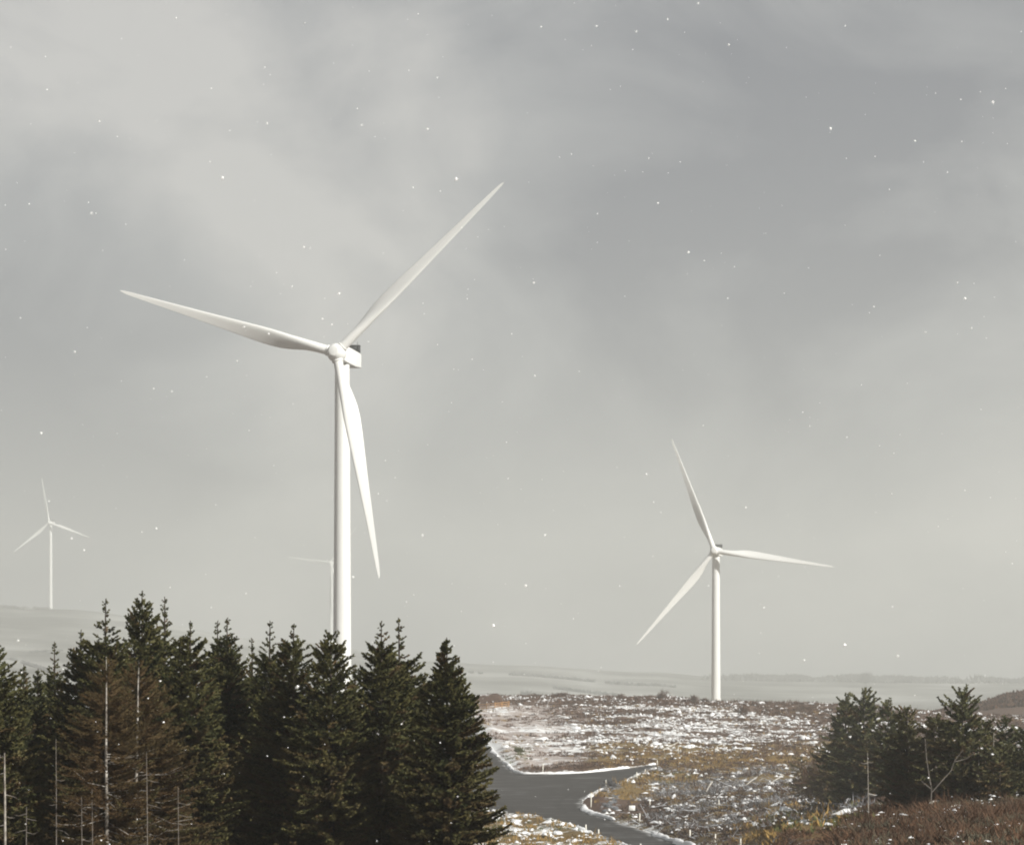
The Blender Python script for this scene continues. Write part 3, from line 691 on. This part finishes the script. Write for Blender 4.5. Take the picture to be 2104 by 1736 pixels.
KS = .48      # the stand is young: its trees are 7 to 9 m tall
LEFT = [  # px, row of the top, distance, crown radius, label, extra
 (-6, 634, 127, 2.9, 'yellow green spruce cut by the left edge of the picture', dict(sparse=.08)),
 (24, 664, 150, 2.2, 'short dark spruce beside the left edge, just right of the cut off tree', dict(dark=.25)),
 (38, 668, 153, 2.0, 'short dark spruce left of the slender pale tipped one', dict(dark=.25)),
 (55.5, 641, 158, 2.0, 'slender spruce with a thin pale top standing left of the stand, against the far fields', dict(sparse=.14, dark=.1)),
 (79, 629, 141, 2.6, 'spruce with a crooked sparse leader, first left of the tall thin topped one', dict(sparse=.10)),
 (105.5, 598, 139, 3.0, 'tall spruce with a long thin knotty leader above the pale dead trunks', dict(sparse=.17)),
 (141.7, 590, 144, 3.3, 'tallest spruce of the stand, with a dense pointed top', dict(sparse=.05)),
 (165, 596, 150, 2.6, 'spruce with a bare spiky leader close behind the tallest one on its right', dict(sparse=.16)),
 (189.5, 620, 137, 2.9, 'olive spruce with a forked bushy top right of the tallest spruces', dict(sparse=.08)),
 (217, 620, 151, 2.4, 'left spruce of the dark pair in the middle of the stand', dict(sparse=.10, dark=.2)),
 (227, 617, 149, 2.6, 'right spruce of the dark pair in the middle of the stand', dict(sparse=.08, dark=.2)),
 (253.5, 637, 158, 2.1, 'low spruce with a thin pale leader in the gap right of the dark pair', dict(sparse=.16, dark=.2)),
 (271.5, 620, 146, 2.5, 'spruce with a stubby thin leader left of the pointed one', dict(sparse=.12)),
 (293, 623, 139, 2.9, 'pointed regular spruce two trees left of the largest turbine tower', dict(sparse=.06)),
 (331.5, 634, 135, 2.9, 'broad blunt topped spruce in front of the foot of the largest turbine tower', dict(sparse=.02, texp=.5)),
 (356, 666, 152, 2.1, 'low dark spruce just right of the largest turbine tower', dict(dark=.2)),
 (380.5, 620, 138, 2.8, 'spruce with a tiered spiky top, first right of the largest turbine tower', dict(sparse=.10)),
 (400.5, 617, 142, 2.7, 'spruce with the longest tiered leader right of the largest turbine tower', dict(sparse=.15)),
 (423, 675, 147, 2.0, 'small dark spruce between the tiered leaders and the end tree', dict(dark=.2)),
 (447.5, 637, 131, 2.95, 'broad conical spruce at the right end of the stand beside the track', dict(sparse=.02, dark=.05, dens=1.6, texp=.82, irregular=.13)),
]
for i, (px, row, Y, r, lab, kw) in enumerate(LEFT): conifer(px, row, Y, r, lab, 100 + i, k_=KS, **kw)
conifer(107, 656, 125, 2.9, 'left of two brown dying spruces with pale bare trunks in front of the stand', 301, dead=.72, mat_=M_BROWN, trunk_mat=M_PALE, wood=True, k_=KS, dens=1.45, needles=.042, wmul=1, r0=.13, group='dying brown spruces')
conifer(133, 660, 127.5, 3.6, 'right of two brown dying spruces with pale bare trunks in front of the stand', 302, dead=.72, mat_=M_BROWN, trunk_mat=M_PALE, wood=True, k_=KS, dens=1.45, needles=.042, wmul=1, r0=.14, group='dying brown spruces', lean=(.35, 0))

KR = .65
RIGHT = [
 (845.5, 692, 188, 1.7, 'slim dark conifer with a knobbly top at the left of the right hand clump', dict(sparse=.10, k_=1.02)),
 (863.5, 691, 184, 2.2, 'tallest bushy conifer at the left of the right hand clump', dict(k_=1.0)),
 (888, 702, 190, 1.9, 'conifer with a small pointed top in the middle of the right hand clump', dict(k_=.85)),
 (907, 706, 187, 2.1, 'rounded olive conifer in the middle of the right hand clump', dict(dead=.2)),
 (934, 716, 184, 2.1, 'low brownish conifer behind the forked pale trunk', dict(dead=.35)),
 (962.5, 693, 180, 2.5, 'tallest broad conifer behind the forked pale trunk, its top against the grey hill', dict()),
 (985, 722, 183, 2.0, 'low olive conifer just right of the tallest one in the right hand clump', dict(dead=.2)),
 (1006, 716, 196, 1.5, 'small dark conifer with a thin top near the right edge', dict(dark=.2)),
 (1028, 730, 178, 2.2, 'bluish green conifer cut by the right edge of the picture', dict(dark=.1)),
 (802, 756, 192, 1.3, 'lowest brownish young conifer at the left end of the right hand clump', dict(dead=.5, k_=1.5, dens=.6)),
 (1000, 748, 176, 1.8, 'low spreading green conifer in front of the small thin topped one near the right edge', dict(dead=.1)),
 (828, 742, 190, 1.6, 'low brown green bush like conifer at the left foot of the right hand clump', dict(dead=.4, k_=1.15, dens=.7)),
]
for i, (px, row, Y, r, lab, kw) in enumerate(RIGHT):
    kw = dict(kw); conifer(px, row, Y, r, lab, 200 + i, name='young_conifer', mat_=M_PINE, group='young conifers in the clump on the right', whorl=.42, irregular=.34, needles=.125, dens=kw.pop('dens', .95), droop=.3, up=1.2, texp=.5, k_=kw.pop('k_', KR), **kw)

def stick_tree(name, paths, label, cat, group=None, m=M_PALE, part='trunk'):
    """paths: list of (list of (px,row), Y, r0, r1); the first one stands on the ground"""
    (p, Y, r0, r1) = paths[0]; x = at(p[0][0], Y); base = Vector((x, Y, hz(x, Y)))
    root = empty(name, base, label, cat, group)
    for k, (p, Y, a, b) in enumerate(paths):
        P = np.array([(at(q[0], Y), Y, E + (690 - q[1]) / F * Y) for q in p]) - np.array(base)
        if k == 0: P[0, 2] = -.4; P[0, 0] = min(.3, max(-.3, P[0, 0]))
        if len(P) == 2: P = np.stack([P[0], P[0] * .6 + P[1] * .4 + [.03, 0, 0], P[1]])
        V, f, tri_ = tube(P, np.linspace(a, b, len(P)), 7); g = G(); g.add(V, f); g.add(np.zeros((0, 3)), tri_)
        g.build(part if k == 0 else 'branch', m, root, smooth=True)
    return root
fk = [([(930, 800), (931.5, 788), (929, 775), (926.5, 758), (925, 738)], 171, .062, .03), ([(931.5, 792), (941, 781), (951, 770)], 170, .055, .04), ([(951, 770), (954.5, 760), (963, 749)], 170.2, .04, .02), ([(930.5, 788), (926, 784), (921, 780)], 170, .05, .02), ([(955, 761), (966, 758), (974, 753)], 170.2, .04, .015)]
stick_tree('dead_tree', [(q, yy * KR, c * KR * .8, d * KR * .8) for q, yy, c, d in fk],
           'forked pale bare tree leaning open in front of the right hand clump', 'dead tree', None, M_OLDSNAG)
for (p, Y, a, lab) in [
    ([(868.5, 800), (868, 775), (867.5, 752)], 181.2, .045, 'thin upright bare trunk in front of the tallest conifer on the left of the clump'),
    ([(979.5, 795), (979, 770), (978, 742)], 179.5, .05, 'short pale snag right of the forked pale tree'),
    ([(993.5, 795), (993.5, 760), (993.7, 724)], 180.5, .05, 'tall pale snag second right of the forked pale tree'),
    ([(5.5, 900), (5, 800), (4.5, 752)], 122, .09, 'pale bare trunk close to the left edge of the picture'),
    ([(26, 900), (26.3, 850), (26.5, 806)], 123, .04, 'short pale snag second from the left edge of the picture'),
    ([(56.5, 900), (56.3, 800), (56, 738)], 123, .034, 'thin grey snag midway between the left edge and the dying spruces'),
    ([(82, 900), (82, 850), (81.5, 796)], 122, .034, 'left one of two short thin snags left of the dying spruces'),
    ([(92.5, 900), (92.5, 840), (92, 788)], 123, .034, 'right one of two short thin snags left of the dying spruces'),
    ([(147.5, 900), (147.3, 820), (146.5, 752)], 121, .036, 'thin bare snag just right of the dying spruces'),
    ([(179, 900), (178.6, 850), (178, 786)], 122, .034, 'bare snag standing apart right of the dying spruces')]:
    br = []
    rg = random.Random(int(p[0][0] * 10))
    for k in range(4):
        t = rg.uniform(.15, .9); xx = p[1][0]; yy = p[-1][1] + (844 - p[-1][1]) * t if p[0][1] > 850 else p[-1][1] + (p[0][1] - p[-1][1]) * t
        sg = rg.choice((-1, 1)); ln = rg.uniform(4, 15); br.append(([(xx, yy), (xx + sg * ln * .6, yy + ln * .15), (xx + sg * ln, yy + ln * rg.uniform(-.1, .5))], Y, .022, .008))
    kk = KS if p[0][1] > 850 else KR
    if kk: br = [(q, yy * kk, c * kk, d * kk) for q, yy, c, d in br]; Y *= kk; a *= kk
    stick_tree('dead_tree', [(p, Y, a, a * .4)] + br, lab, 'dead tree', 'bare dead trunks', M_PALE if p[0][0] < 6 else M_OLDSNAG if p[0][1] > 850 else M_SNAG)

# a leaning brown sapling at the left of the right hand clump
def shrub(px, row, Y, hgt, wid, label, seed, m=M_BARE, n=140, name='bare_shrub', group='shrubs on the ridge line', thick=.03, tone=(.2, .9)):
    rng = np.random.default_rng(seed); x = at(px, Y); zb = hz(x, Y)
    root = empty(name, (x, Y, zb), label, 'shrub', group)
    g = G(); k = 9; P0 = rng.normal(size=(k, 3)) * wid * .1; P0[:, 2] = -.1
    D = rng.normal(size=(k, 3)) * .45; D[:, 2] = 1; P1 = P0 + unit(D) * hgt * .6 * rng.uniform(.6, 1.1, k)[:, None]
    V, f = bars(P0, P1, thick * 1.6, thick * .7, rng, 4); g.add(V, f, tone=.3)
    g.build('stems', m, root)
    i = rng.integers(0, k, n); t = rng.uniform(.2, 1, n)[:, None]; Pb = P0[i] * (1 - t) + P1[i] * t
    D = unit(P1 - P0)[i] * .8 + rng.normal(size=(n, 3)) * .55; D[:, 0] *= wid / hgt * 1.5
    V, f = blades(Pb, D, hgt * rng.uniform(.2, .5, n), thick * 2.2, rng, 2); g = G(); g.add(V, f, tone=np.repeat(rng.uniform(*tone, n), 2))
    g.build('twigs', m, root)
    return root
for k, (px, Y, h_, w_, lab) in enumerate([(662, 522, 3.4, 4.2, 'largest pinkish bare shrub on the ridge line, left of the right hand turbine tower'),
    (695, 519, 2.6, 3.0, 'bare shrub on the ridge line just left of the right hand turbine tower'), (620, 524, 1.7, 4.0, 'low brown shrub on the ridge line in the middle of the moor'),
    (560, 524, 1.7, 5.0, 'wide low brown shrub on the ridge line at the left of the moor'), (757, 514, 1.8, 2.2, 'small shrub on the ridge line right of the right hand turbine tower'), (705, 521, 1.6, 2.4, 'tiny bare shrub at the very foot of the right hand turbine tower')]):
    shrub(px, 0, Y, h_, w_, lab, 400 + k, thick=.06, n=170)
shrub(742, 0, 488, 2.8, 2.6, 'dark twiggy shrub on the moor right of the right hand turbine tower', 410, m=M_HEATHER, n=260, thick=.06)
shrub(519, 0, 392, 1.4, 4.2, 'green brown shrub beside the far edge of the track junction', 411, m=M_GREENG, n=320, name='bush', group='bushes', thick=.05)
shrub(613, 0, 318, 2.0, 3.4, 'grey leafless bush beside the rocks on the bend of the track', 412, m=M_BRASH, n=260, name='bush', group='bushes', thick=.035, tone=(0, .45))
shrub(812, 0, 262, 7.0, 3.6, 'drooping brown sapling at the left foot of the right hand clump', 413, m=M_BRACKEN, n=520, name='bare_shrub', group=None, thick=.045)
shrub(378, 0, 57, 1.75, 2.7, 'rusty brown bush at the foot of the stand below the turbine tower', 414, m=M_BRACKEN, n=900, name='bush', group='bushes', thick=.025)

# ------------------------------------------------------------------ marker posts, sign, fence
def post_at(px, row, hpx, label, tone=M_WOODPOST, lean=0.0):
    w = to_world(px, row)[0]; x, y = w; zb = hz(x, y); h = max(.8, hpx / F * y) 
    root = empty('marker_post', (x, y, zb), label, 'post', 'marker posts along the track')
    root.rotation_euler = (0, R(lean), R((px * 37) % 50))
    g = G(); box(g, (0, 0, h / 2 - .2), (.115, .115, h + .4)); g.build('shaft', tone, root)
    g = G(); box(g, (0, 0, h + .03), (.13, .13, .07)); bevel(g.build('cap', M_SIGN, root), .02, 1)
    return root
for px, row, hp, lab in [
    (542.7, 772.5, 9, 'pale post on the snowy far verge of the junction'),
    (606, 789, 10.5, 'post behind the tip of the grassy bend, at the grey bush'),
    (591, 807, 14, 'tallest post, on red earth at the rounded tip of the bend'),
    (657.5, 765, 6, 'post where the right fork of the track ends in the moor grass'),
    (645, 775.5, 4.5, 'short post on the near side of the right fork, farthest along it'),
    (637, 783, 6.5, 'second short post on the near side of the right fork'),
    (650, 805, 7.5, 'post on the ochre bank above the white sign'),
    (639.5, 824, 9.5, 'white post just right of the white sign'),
    (690, 839.5, 9.5, 'post on the snowy verge below the dark heather, second right of the sign'),
    (715, 845, 8, 'post at the bottom of the picture, third right of the sign'),
    (586, 830.5, 8.5, 'left one of the two posts on the near bank of the track'),
    (598.5, 836, 8.5, 'right one of the two posts on the near bank of the track'),
    (640.5, 851, 10.5, 'post on the near verge cut by the bottom of the picture'),
    (678.5, 754, 6, 'dull post in the ochre grass beyond the right fork'),
    (717, 753.5, 6.5, 'bright post in the ochre grass far right of the right fork'),
    (773.5, 828, 7, 'pale post in the green grass left of the rust bracken'),
    (766, 834, 6, 'pale leaning post in the ochre grass left of the rust bracken'),
    (740.5, 849, 8.5, 'yellowish post at the bottom of the picture left of the bracken'),
    (719, 807, 5, 'short pale stake among the brash right of the sign')]:
    post_at(px, row, hp, lab, lean=((px * 13) % 7) - 3)
w = to_world(632, 819)[0]; x, y = w; zb = hz(x, y)
root = empty('sign', (x, y, zb), 'blank white square sign on a short post beside the bend of the track', 'sign')
g = G(); box(g, (0, 0, .45), (.10, .08, 1.3)); g.build('post', M_BARK, root)
g = G(); box(g, (0, -.07, 1.12), (.78, .05, .62)); bevel(g.build('board', M_SIGN, root), .015, 1)

def fence():
    p = [wline([(q, r)])[0] for q, r in ((462, 709), (470, 709), (478, 709.5), (486.5, 709.5), (495, 709.2), (502, 708.6), (509, 708))]
    x, y = p[3]; base = np.array([x, y, hz(x, y)])
    root = empty('timber_fence', tuple(base), 'orange brown timber rail fence below the peat mound at the left of the moor', 'fence')
    rng = np.random.default_rng(3)
    top = []
    for q in p:
        z = hz(*q); a = np.array([q[0], q[1], z]) - base; top.append(a)
        g = G(); box(g, tuple(a + [0, 0, .55]), (.16, .16, 1.9)); g.build('post', M_RAIL, root)
    for k in range(3):
        g = G(); P = np.array(top) + [0, -.1, .42 + .42 * k]
        V, f = bars(P[:-1], P[1:], .085, .085, rng, 4); g.add(V, f); g.build('rail', M_RAIL, root)
fence()

# peat mound with a lid of snow
def mound():
    cx, cy = at(482, 512), 512; n = 22; U = np.linspace(-1, 1, n); X, Y = np.meshgrid(U, U)
    wx, wy = 5.6, 3.0; prof = sstep(1.0, .62, np.maximum(np.abs(X), np.abs(Y)))
    x = cx + X * wx; y = cy + Y * wy; z = H(x, y) - .3 + prof * 2.1 + .18 * (fbm(x, y, 3) - .5)
    i = np.arange(n * n).reshape(n, n); f = np.stack([i[:-1, :-1], i[:-1, 1:], i[1:, 1:], i[1:, :-1]], -1).reshape(-1, 4)
    m, nt, b = mat('peat'); p = geo_pos(nt)
    s = gramp(nt, noise(nt, .35, 4, .6, scaled(nt, p, (.5, 1, 1))), .54, .58)
    c = mix(nt, s, ramp(nt, noise(nt, 2, 4, .6, p), [(.3, (.045, .026, .018)), (.7, (.10, .06, .04))]), (.8, .8, .8))
    nt.links.new(c, b.inputs['Base Color']); b.inputs['Roughness'].default_value = .95
    tag(new_mesh('mound', np.stack([x, y, z], -1).reshape(-1, 3), f, m, smooth=True), 'dark brown peat mound streaked with snow', kind='structure')
mound()

# fallen logs and boards ------------------------------------------------
for a, b, r, lab in [
    ((849, 799.5), (864, 804.5), .13, 'thick bleached fallen log at the left foot of the right hand clump'),
    ((869, 803.5), (880.5, 807.5), .13, 'short bleached fallen log below the right hand clump, right of the thick one'),
    ((826, 797), (843, 806), .09, 'long grey fallen log left of the right hand clump'),
    ((663, 749.5), (679, 741), .11, 'pale fallen trunk lying on the moor above the ochre grass'),
    ((705, 793), (712, 781), .10, 'pale stick leaning out of the brash nearest the track'),
    ((744, 786), (757, 776), .08, 'pale fallen stick in the middle of the brash'),
    ((768, 784), (784, 774.5), .08, 'pale fallen stick in the brash just left of the drooping sapling'),
    ((929, 808), (938, 805), .10, 'snowy log end below the forked pale tree'),
    ((950, 808), (962, 806.5), .11, 'snowy log right of the forked pale tree')]:
    q = to_world([a[0], b[0]], [a[1] + 1, b[1] + 1]); P = []
    # lies on the ground: the rising end leans on the brash
    y0 = q[0][1]; p0 = np.array([at(a[0], y0), y0, E + (690 - a[1]) / F * y0]); y1 = y0 + (1.2 if b[1] < a[1] else -1.2)
    p1 = np.array([at(b[0], y1), y1, E + (690 - b[1]) / F * y1])
    lift = max(0, hz(*p0[:2]) + .05 - p0[2], hz(*p1[:2]) + .05 - p1[2]); p0[2] += lift; p1[2] += lift
    r *= min(1, y0 / 200); V, f, tri_ = tube(np.stack([p0, p0 * .5 + p1 * .5 + [0, 0, .05], p1]) - p0, [r, r * .9, r * .7], 8)
    g = G(); g.add(V, f); g.add(np.zeros((0, 3)), tri_); o = g.build('fallen_log', M_LOG, smooth=True); o.location = p0
    tag(o, lab, 'log', 'fallen logs and sticks')
for k, (a, b, wd) in enumerate([((484, 816.5), (504, 810.3), 1.15), ((496, 817), (501, 815), .5)]):
    q = to_world([a[0], b[0]], [a[1], b[1]]); q0 = np.append(q[0], hz(*q[0]) + .12); q1 = np.append(q[1], hz(*q[1]) + .14)
    d = (q1 - q0); L = np.linalg.norm(d); g = G(); box(g, (0, 0, 0), (L, wd, .22)); o = bevel(g.build('board', M_SNOW), .04, 1)
    o.matrix_world = Matrix.Translation((q0 + q1) / 2) @ Vector(d).to_track_quat('X', 'Z').to_matrix().to_4x4()
    tag(o, ['large snow covered board lying at the near edge of the junction', 'small snow covered board lying beside the large one at the junction'][k], 'board', 'snowy boards')

# rocks in the bend
rng = np.random.default_rng(9); first = None
for k in range(24):
    px = rng.uniform(603, 617); row = rng.uniform(790, 815); q = to_world(px, row)[0]; s = rng.uniform(.2, .5)
    if first is None:
        import bmesh
        bm = bmesh.new(); bmesh.ops.create_icosphere(bm, subdivisions=2, radius=1)
        for v in bm.verts: v.co *= 1 + .35 * (vnoise(np.array([v.co.x * 2.1 + 9]), np.array([v.co.y * 2.1 + v.co.z * 1.7]))[0] - .5)
        me = bpy.data.meshes.new('rock'); bm.to_mesh(me); bm.free(); me.materials.append(M_ROCK)
        o = first = bpy.data.objects.new('rock', me)
    else: o = first.copy()
    COL.objects.link(o); o.location = (q[0], q[1], hz(*q) + s * .15); o.scale = (s, s * .8, s * .6); o.rotation_euler = (rng.uniform(0, .6), 0, rng.uniform(0, 6))
    tag(o, 'grey angular rock in the pile beside the red earth of the bend', 'rock', 'grey rocks at the bend of the track')

# ------------------------------------------------------------------ hazy far things
def hedge(px0, Y0, px1, Y1, label, hgt=3.0, seed=1, name='hedge'):
    rng = np.random.default_rng(seed); n = 900
    Y0, Y1 = float(FAR(Y0)), float(FAR(Y1)); hgt *= 1.25; t = rng.random(n); px = px0 + (px1 - px0) * t; Y = Y0 + (Y1 - Y0) * t + rng.normal(size=n) * 1.2; x = at(px, Y)
    k = fbm(t * 14 + seed, t * 0 + 2, 3) > .44; x, Y = x[k], Y[k]
    z = Hs(x, Y); n = len(x); hgt = hgt * .55; P = np.stack([x, Y, z - .2], -1); D = rng.normal(size=(n, 3)) * .7; D[:, 2] = 1
    V, f = blades(P, D, hgt * rng.uniform(.5, 1.2, n), hgt * .7, rng, 2)
    g = G(); g.add(V, f, tone=np.repeat(rng.random(n), 2)); return tag(g.build(name, M_HEDGE_FADED), label, 'hedge', 'far field hedges')
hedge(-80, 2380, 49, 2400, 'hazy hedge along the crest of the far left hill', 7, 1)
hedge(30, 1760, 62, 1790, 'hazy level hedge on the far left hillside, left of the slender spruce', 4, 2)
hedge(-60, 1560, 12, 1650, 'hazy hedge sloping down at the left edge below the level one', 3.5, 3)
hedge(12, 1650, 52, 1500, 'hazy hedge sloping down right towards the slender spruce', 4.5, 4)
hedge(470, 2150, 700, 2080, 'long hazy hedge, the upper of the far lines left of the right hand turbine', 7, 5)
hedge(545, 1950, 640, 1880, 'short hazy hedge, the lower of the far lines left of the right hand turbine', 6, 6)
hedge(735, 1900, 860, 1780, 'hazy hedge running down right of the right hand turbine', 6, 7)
rng = np.random.default_rng(77)
def keep_t(px, row, x, y): return sstep(.24, .42, fbm(x / 60, y / 200, 3)) * sstep(690, 780, px)
n = 5200; px = rng.uniform(700, 1120, n); Y = rng.uniform(2900, 3020, n); x = at(px, Y); k = rng.random(n) < keep_t(px, 0, x, Y); x, Y, px = x[k], Y[k], px[k]
n = len(x); P = np.stack([x, Y, Hs(x, Y) - 1], -1); D = rng.normal(size=(n, 3)) * .35; D[:, 2] = 1
V, f = blades(P, D, (2.5 + 10 * fbm(x / 42, x * 0, 3)) * rng.uniform(.6, 1.2, n), 4.0, rng, 2)
g = G(); g.add(V, f, tone=np.repeat(rng.random(n), 2)); tag(g.build('treeline', M_HEDGE_FADED), 'grey far off wood along the misty skyline at right', 'woodland', kind='stuff')
def far_tree(px, Y, h_, w_, label, seed):
    rng = np.random.default_rng(seed); Y = float(FAR(Y)); h_ *= 1.2; w_ *= 1.2; x = at(px, Y); zb = float(Hs(np.array([x]), np.array([Y]))[0]); root = empty('bare_tree', (x, Y, zb), label, 'tree', 'misty far trees')
    path, (V, f, t_) = trunk_mesh(h_, h_ * .02, rng); g = G(); g.add(V, f); g.build('trunk', M_BARE, root)
    n = 420; z = h_ * rng.uniform(.15, .8, n); P = np.stack([z * 0, z * 0, z], -1); D = rng.normal(size=(n, 3)); D[:, 2] = np.abs(D[:, 2]) + .5
    V, f = blades(P + rng.normal(size=(n, 3)) * [w_ * .2, w_ * .2, .2], D, w_ * rng.uniform(.25, .6, n), .5, rng, 2); g = G(); g.add(V, f, tone=np.repeat(rng.random(n) * .4, 2)); g.build('crown', M_HEDGE_FADED, root)
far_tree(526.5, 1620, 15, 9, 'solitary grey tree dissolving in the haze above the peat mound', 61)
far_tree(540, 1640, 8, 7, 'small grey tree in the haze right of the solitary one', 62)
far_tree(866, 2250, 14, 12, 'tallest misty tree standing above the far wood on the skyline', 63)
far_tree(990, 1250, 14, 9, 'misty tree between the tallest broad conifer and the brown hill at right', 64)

# brown heather of the near right hill
rng = np.random.default_rng(78); n = 5000; px = rng.uniform(900, 1150, n); Y = rng.uniform(600, 720, n); x = at(px, Y); P = np.stack([x, Y, H(x, Y) - .1], -1); D = rng.normal(size=(n, 3)) * .6; D[:, 2] = 1
V, f = blades(P, D, rng.uniform(.6, 1.6, n), .7, rng, 2); g = G(); g.add(V, f, tone=np.repeat(rng.random(n), 2)); tag(g.build('heather', M_HEATHER), 'brown heather on the rounded hill at the right edge', 'heather', kind='stuff')

# ------------------------------------------------------------------ falling snow
rng = np.random.default_rng(21); n = 2700
Y = rng.uniform(9, 48, n); x = rng.uniform(-16, 16, n); z = E + rng.uniform(-5, 15, n)
k = (z > Hs(x, Y) + .3); x, Y, z = x[k], Y[k], z[k]; n = len(x); r = np.minimum(.0056 * rng.lognormal(0, .6, n), .015)
b = np.array([(1, 0, 0), (-1, 0, 0), (0, 1, 0), (0, -1, 0), (0, 0, 1), (0, 0, -1)], float)
fc = np.array([(0, 2, 4), (2, 1, 4), (1, 3, 4), (3, 0, 4), (2, 0, 5), (1, 2, 5), (3, 1, 5), (0, 3, 5)])
V = b[None] * (1 + .4 * rng.normal(size=(n, 6, 1))) * r[:, None, None] + rng.normal(size=(n, 6, 3)) * r[:, None, None] * .25 + np.stack([x, Y, z], -1)[:, None]
f = (np.arange(n) * 6)[:, None, None] + fc
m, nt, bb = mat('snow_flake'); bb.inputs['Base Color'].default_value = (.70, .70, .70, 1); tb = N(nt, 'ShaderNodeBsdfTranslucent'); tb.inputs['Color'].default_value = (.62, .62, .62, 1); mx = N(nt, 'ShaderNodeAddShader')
nt.links.new(bb.outputs[0], mx.inputs[0]); nt.links.new(tb.outputs[0], mx.inputs[1]); nt.links.new(mx.outputs[0], nt.nodes['Material Output'].inputs['Surface'])  # diffuse and translucent summed, so flakes return more light than they receive
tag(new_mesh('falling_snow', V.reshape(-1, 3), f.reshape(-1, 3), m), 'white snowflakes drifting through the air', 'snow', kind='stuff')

# ------------------------------------------------------------------ haze
g = G(); lo, hi = np.array([-4700, -4700, -45.]), np.array([4700, 4700, E + 320]); box(g, tuple((lo + hi) / 2), tuple(hi - lo))
m = bpy.data.materials.new('snow_haze'); m.use_nodes = True; nt = m.node_tree; nt.nodes.remove(nt.nodes['Principled BSDF'])
v = N(nt, 'ShaderNodeVolumePrincipled'); v.inputs['Density'].default_value = HAZE = .00040
v.inputs['Color'].default_value = (.860, .872, .848, 1); v.inputs['Anisotropy'].default_value = .1
v.inputs['Density Attribute'].default_value = ''
nt.links.new(v.outputs[0], nt.nodes['Material Output'].inputs['Volume'])
tag(g.build('haze', m), 'pale snowy haze filling the air', 'haze', kind='stuff')

# ------------------------------------------------------------------ sky, sun, camera
SUN_AZ, SUN_EL = 131.0, 32.0          # azimuth from +Y towards +X
wd = bpy.data.worlds.new('World'); sc.world = wd; wd.use_nodes = True; nt = wd.node_tree; nt.nodes.clear()
out = N(nt, 'ShaderNodeOutputWorld'); sky = N(nt, 'ShaderNodeTexSky', sky_type='NISHITA'); sky.sun_disc = False
sky.sun_elevation = R(SUN_EL); sky.sun_rotation = R(SUN_AZ); sky.dust_density = 3
b1 = N(nt, 'ShaderNodeBackground'); b1.inputs['Strength'].default_value = .07; nt.links.new(sky.outputs[0], b1.inputs['Color'])
tc = N(nt, 'ShaderNodeTexCoord').outputs['Generated']
mp = N(nt, 'ShaderNodeMapping'); mp.inputs['Location'].default_value = (.35, .1, .22); mp.inputs['Scale'].default_value = (1, 1, 1.6); nt.links.new(tc, mp.inputs['Vector'])
nz = noise(nt, 6.5, 6, .56, mp.outputs['Vector'], .4)
def lobe(azd, eld, width):
    d = (math.sin(R(azd)) * math.cos(R(eld)), math.cos(R(azd)) * math.cos(R(eld)), math.sin(R(eld)))
    dp = N(nt, 'ShaderNodeVectorMath', operation='DOT_PRODUCT'); nt.links.new(tc, dp.inputs[0]); dp.inputs[1].default_value = d
    return gramp(nt, dp.outputs['Value'], math.cos(R(width)), 1.0)
v = math_(nt, 'ADD', nz, math_(nt, 'MULTIPLY', lobe(-10, 14, 9.5), .22))
v = math_(nt, 'ADD', v, math_(nt, 'MULTIPLY', lobe(-12, 8.0, 6.5), -.36))
v = math_(nt, 'ADD', v, math_(nt, 'MULTIPLY', lobe(9, 13, 10), -.20))
v = math_(nt, 'ADD', v, math_(nt, 'MULTIPLY', lobe(14, 5, 8), .10))
cl = ramp(nt, v, [(.30, (.165, .172, .20)), (.50, (.36, .365, .37)), (.72, (.63, .615, .585))])
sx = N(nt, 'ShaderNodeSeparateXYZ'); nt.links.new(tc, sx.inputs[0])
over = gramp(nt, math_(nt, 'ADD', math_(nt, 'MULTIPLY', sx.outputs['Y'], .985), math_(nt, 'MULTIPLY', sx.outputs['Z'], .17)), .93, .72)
cl = mix(nt, math_(nt, 'MULTIPLY', over, .9), cl, (.10, .105, .12))  # unseen sky beyond the view cone darkened to cut fill in the shade
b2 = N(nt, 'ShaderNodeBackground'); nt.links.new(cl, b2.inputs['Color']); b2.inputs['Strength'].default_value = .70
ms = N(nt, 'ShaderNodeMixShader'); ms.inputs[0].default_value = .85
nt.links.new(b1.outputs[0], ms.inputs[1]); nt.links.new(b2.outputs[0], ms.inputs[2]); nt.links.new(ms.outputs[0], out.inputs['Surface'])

sl = bpy.data.lights.new('sun', 'SUN'); sl.energy = 5.0; sl.angle = R(.5); sl.color = (1, .978, .91)
so = bpy.data.objects.new('sun', sl); COL.objects.link(so)
ds = Vector((math.sin(R(SUN_AZ)) * math.cos(R(SUN_EL)), math.cos(R(SUN_AZ)) * math.cos(R(SUN_EL)), math.sin(R(SUN_EL))))
so.rotation_euler = ds.to_track_quat('Z', 'Y').to_euler(); so.location = (60, -60, 120)

cam = bpy.data.cameras.new('camera'); co = bpy.data.objects.new('camera', cam); COL.objects.link(co)
co.location = (0, 0, E); co.rotation_euler = (R(90), 0, 0)
cam.sensor_width = 36; cam.lens = 36 * F / 1024; cam.shift_y = (690 - 422) / 1024
cam.clip_start = .5; cam.clip_end = 12000
cam.dof.use_dof = True; cam.dof.focus_distance = 420; cam.dof.aperture_fstop = 8.0
sc.camera = co

sc.view_settings.view_transform = 'Standard'; sc.view_settings.look = 'None'; sc.view_settings.exposure = .55; sc.view_settings.gamma = 1
cy = sc.cycles; cy.filter_width = 2.0; cy.use_denoising = True; cy.max_bounces = 6; cy.diffuse_bounces = 3; cy.volume_bounces = 2; cy.transparent_max_bounces = 8
cy.caustics_reflective = False; cy.caustics_refractive = False
